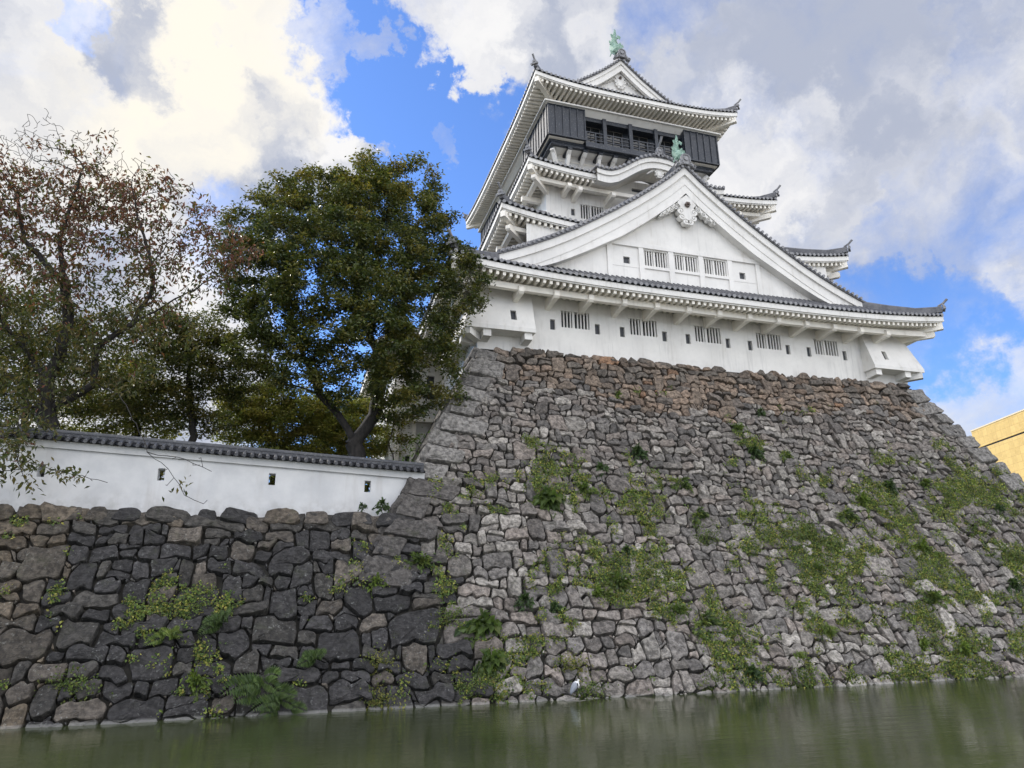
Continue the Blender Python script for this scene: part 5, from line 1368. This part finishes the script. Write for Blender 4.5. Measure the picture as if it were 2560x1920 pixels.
PLANTS = [  # photo x, y, size (m), kind, name, label
 (655, 1710, 1.5, 'fern', 'fern', 'big green fern clump spreading over the dark stones just above the water'),
 (700, 1755, 1.1, 'fern', 'fern', 'fern fronds hanging low over the dark stones, touching the waterline'),
 (790, 1650, .9, 'fern', 'fern', 'fern climbing upright on the dark stones above the big fern clump'),
 (560, 1560, 1.0, 'fern', 'fern', 'loose fern tuft high on the dark stones below the white wall'),
 (430, 1590, .9, 'fernl', 'fern', 'yellowish fern tuft on the dark stones at the left'),
 (490, 1700, .9, 'light', 'wall_shrub', 'small bright green shrub left of the big fern'),
 (180, 1715, .9, 'creep', 'creeper', 'flat mat of creeper on the big dark block at the lower left'),
 (950, 1750, .75, 'yellow', 'creeper', 'rounded yellow creeper clump dipping into the water'),
 (948, 1660, .7, 'yellow', 'creeper', 'yellow flowering creeper clump just above the one at the waterline'),
 (940, 1450, .7, 'light', 'wall_shrub', 'small pale shrub on the dark stones left of the stone corner'),
 (1050, 1400, 1.1, 'shrub', 'wall_shrub', 'leafy green shrub hanging at the seam of dark and grey stones'),
 (1210, 1560, 1.2, 'big', 'wall_shrub', 'tall broad leaved shrub growing up the wall near its dark corner'),
 (1225, 1650, 1.1, 'big', 'wall_shrub', 'drooping broad leaved shrub below the tall one near the dark corner'),
 (1130, 1540, .8, 'creep', 'creeper', 'thin creeper trailing over stones left of the broad leaved shrub'),
 (1170, 1720, .8, 'creep', 'creeper', 'creeper strand reaching the water beneath the broad leaved shrub'),
 (1430, 1665, .85, 'yellow', 'creeper', 'pale yellow flowering creeper above the grey heron'),
 (1465, 1725, .75, 'creep', 'creeper', 'green creeper at the waterline right beside the heron'),
 (1310, 1500, .9, 'dark', 'wall_shrub', 'dark shrub on grey stones above the broad leaved one'),
 (1385, 1515, .6, 'dark', 'wall_shrub', 'small dark shrub beside the rounded pale stone'),
 (1545, 1455, 1.2, 'shrub', 'wall_shrub', 'green shrub mid wall with bright creeper on its left'),
 (1490, 1480, .9, 'light', 'creeper', 'bright green creeper mid wall left of the green shrub'),
 (1690, 1525, 1.0, 'shrub', 'wall_shrub', 'feathery green shrub left half of the large pair low on the wall'),
 (1755, 1560, 1.25, 'shrub', 'wall_shrub', 'dense dark green shrub right half of the large pair low on the wall'),
 (1565, 1375, .65, 'dark', 'wall_shrub', 'small dark round shrub mid wall below the bare bluish rock'),
 (1370, 1245, 1.3, 'big', 'wall_shrub', 'broad bushy shrub high on the left half of the wall'),
 (1460, 1225, 1.0, 'shrub', 'wall_shrub', 'shrub trailing right from the broad bushy one high on the left'),
 (1590, 1130, 1.0, 'dark', 'wall_shrub', 'thin dark shrub climbing toward the brown stone band'),
 (1500, 1170, .8, 'dark', 'wall_shrub', 'dark shrub between the bushy one and the climbing one'),
 (1700, 1210, 1.0, 'shrub', 'wall_shrub', 'light shrub in the middle of the wall above the curved pale stone'),
 (1740, 1290, 1.1, 'shrub', 'wall_shrub', 'shrub hanging in the wall centre beneath the light one'),
 (1760, 1345, .8, 'creep', 'creeper', 'creeper trailing down from the shrubs of the wall centre'),
 (1840, 1070, .9, 'shrub', 'wall_shrub', 'upright shrub just under the brown stones, upper right'),
 (1880, 1130, 1.1, 'dark', 'wall_shrub', 'drooping shrub under the upright one, upper right'),
 (1900, 1030, .6, 'dark', 'wall_shrub', 'small dark tuft highest on the right half of the wall'),
 (1960, 1140, .8, 'shrub', 'wall_shrub', 'shrub to the right of the drooping one, upper right'),
 (2215, 1215, 1.15, 'dark', 'wall_shrub', 'dark rounded bush, largest on the upper right slope'),
 (2150, 1250, 1.1, 'light', 'wall_shrub', 'light green shrub left of the dark rounded bush'),
 (2110, 1290, 1.0, 'shrub', 'wall_shrub', 'green shrub lower left of the dark rounded bush'),
 (2310, 1210, .9, 'shrub', 'wall_shrub', 'upright shrub on the right slope beside the dark bush'),
 (2370, 1250, 1.0, 'creep', 'creeper', 'band of creeper starting beside the upright shrub on the right slope'),
 (2440, 1320, 1.2, 'creep', 'creeper', 'long band of creeper running down the right slope'),
 (2530, 1400, 1.2, 'creep', 'creeper', 'creeper mat at the right edge of the wall'),
 (2490, 1270, .7, 'dark', 'wall_shrub', 'small dark shrub near the right edge of the wall'),
 (2300, 1370, 1.1, 'light', 'wall_shrub', 'bright round shrub on the right of the wall'),
 (2525, 1460, 1.0, 'dark', 'wall_shrub', 'dark upright shrub at the right edge above the pale stone'),
 (2010, 1340, 1.4, 'creep', 'creeper', 'wide dense mat of creeper on the right middle of the wall'),
 (2080, 1370, 1.2, 'creep', 'creeper', 'creeper mat joining the wide dense one on its right'),
 (2040, 1420, .7, 'shrub', 'wall_shrub', 'leafy shrub below the wide dense creeper mat'),
 (2330, 1500, 1.1, 'shrub', 'wall_shrub', 'olive shrub low on the right of the wall'),
 (2400, 1620, 1.1, 'light', 'wall_shrub', 'light leafy shrub near the water at the far right'),
 (2300, 1610, .9, 'light', 'wall_shrub', 'yellow green shrub near the water left of the far right shrub'),
 (2060, 1580, .9, 'fernl', 'fern', 'pale yellow fern spreading star like low on the right'),
 (1990, 1640, .7, 'fernl', 'fern', 'small pale fern below the star like one'),
 (1870, 1680, 1.0, 'dark', 'wall_shrub', 'dark shrub beside the white rounded stone at the water'),
 (1780, 1710, .8, 'creep', 'creeper', 'creeper clump at the waterline left of the dark shrub'),
 (2000, 1700, .9, 'creep', 'creeper', 'creeper along the waterline right of the white rounded stone'),
 (1545, 985, .5, 'light', 'wall_shrub', 'tiny pale tuft on the brown stones'),
 (955, 1262, .7, 'dark', 'sapling', 'thin leafy sapling standing before the right end of the white wall'),
 (905, 1265, .4, 'dark', 'wall_shrub', 'small tuft at the foot of the white wall by the last loophole'),
]
for px, py, s, kind, nm, lab in PLANTS:
    s *= 1.22 if nm != 'fern' else 1.4
    p = on_wall(px, py); lst = pm[kind]; o = bpy.data.objects.new(nm, lst[rp.integers(0, len(lst))]); COL.objects.link(o)
    o.location = (p[0], p[1]-.05, p[2]); o.scale = (s*rp.uniform(.9, 1.15), s, s*rp.uniform(.9, 1.15)); o.rotation_euler = (0, rp.uniform(-.35, .35), rp.uniform(-.3, .3))
    tag(o, lab, {'fern': 'fern', 'creeper': 'creeper', 'sapling': 'sapling'}.get(nm, 'shrub'), 'plants growing out of the stone wall')
# ---- ground-cover ivy and moss tufts in the joints, past counting
M = 260000
U = rp.uniform(-12, 46, M); Z = rp.uniform(.02, 15.5, M)
from mathutils import noise as mn
def patch(x, z):
    a = mn.noise(Vector((x*.33+3, z*.40, .7))); b = mn.noise(Vector((x*1.1, z*1.3, 4.2)))
    c = mn.noise(Vector((x*3.1, z*3.7, 8.1))); v = a*.70+b*.50+c*.42
    w = np.interp(x, [-12, 4, 10, 20, 28, 46], [-.34, -.27, -.13, .02, .14, .17]) + np.interp(z, [0, 3, 8, 11, 13, 15], [.06, .06, .02, -.12, -.35, -.6])
    return v+w
keep = np.array([patch(a, b) > .16 and not (b > LEFT_TOP-.3 and a < cornerL(b)+.8) and a < cornerR(b)-.5 for a, b in zip(U, Z)])
U, Z = U[keep], Z[keep]; n = len(U)
C0 = np.array([surf(a, b, d) for a, b, d in zip(U, Z, rp.uniform(.0, .16, n))])
C0 = np.repeat(C0, 3, 0)+rp.normal(0, .07, (3*n, 3))*np.array([1, .5, 1]); n *= 3
D = rp.normal(0, 1, (n, 3)); D[:, 1] *= .5; D[:, 2] -= .5; l = rp.uniform(.5, 1.4, n)*.095
V, F = leaves(C0, D, np.tile(NRM, (n, 1))+rp.normal(0, .45, (n, 3)), l, l*.62)
pal = np.array(G1+G2+[(.15, .16, .045), (.19, .185, .06)]); cc = pal[rp.integers(0, len(pal), n)]*rp.uniform(.9, 2.0, (n, 1))*np.array([1.12, 1.05, .9])
o = np_mesh('ivy', V, F, LEAF, None, np.repeat(cc, 4, 0)); o['kind'] = 'stuff'; LOG.append(('ivy', n))
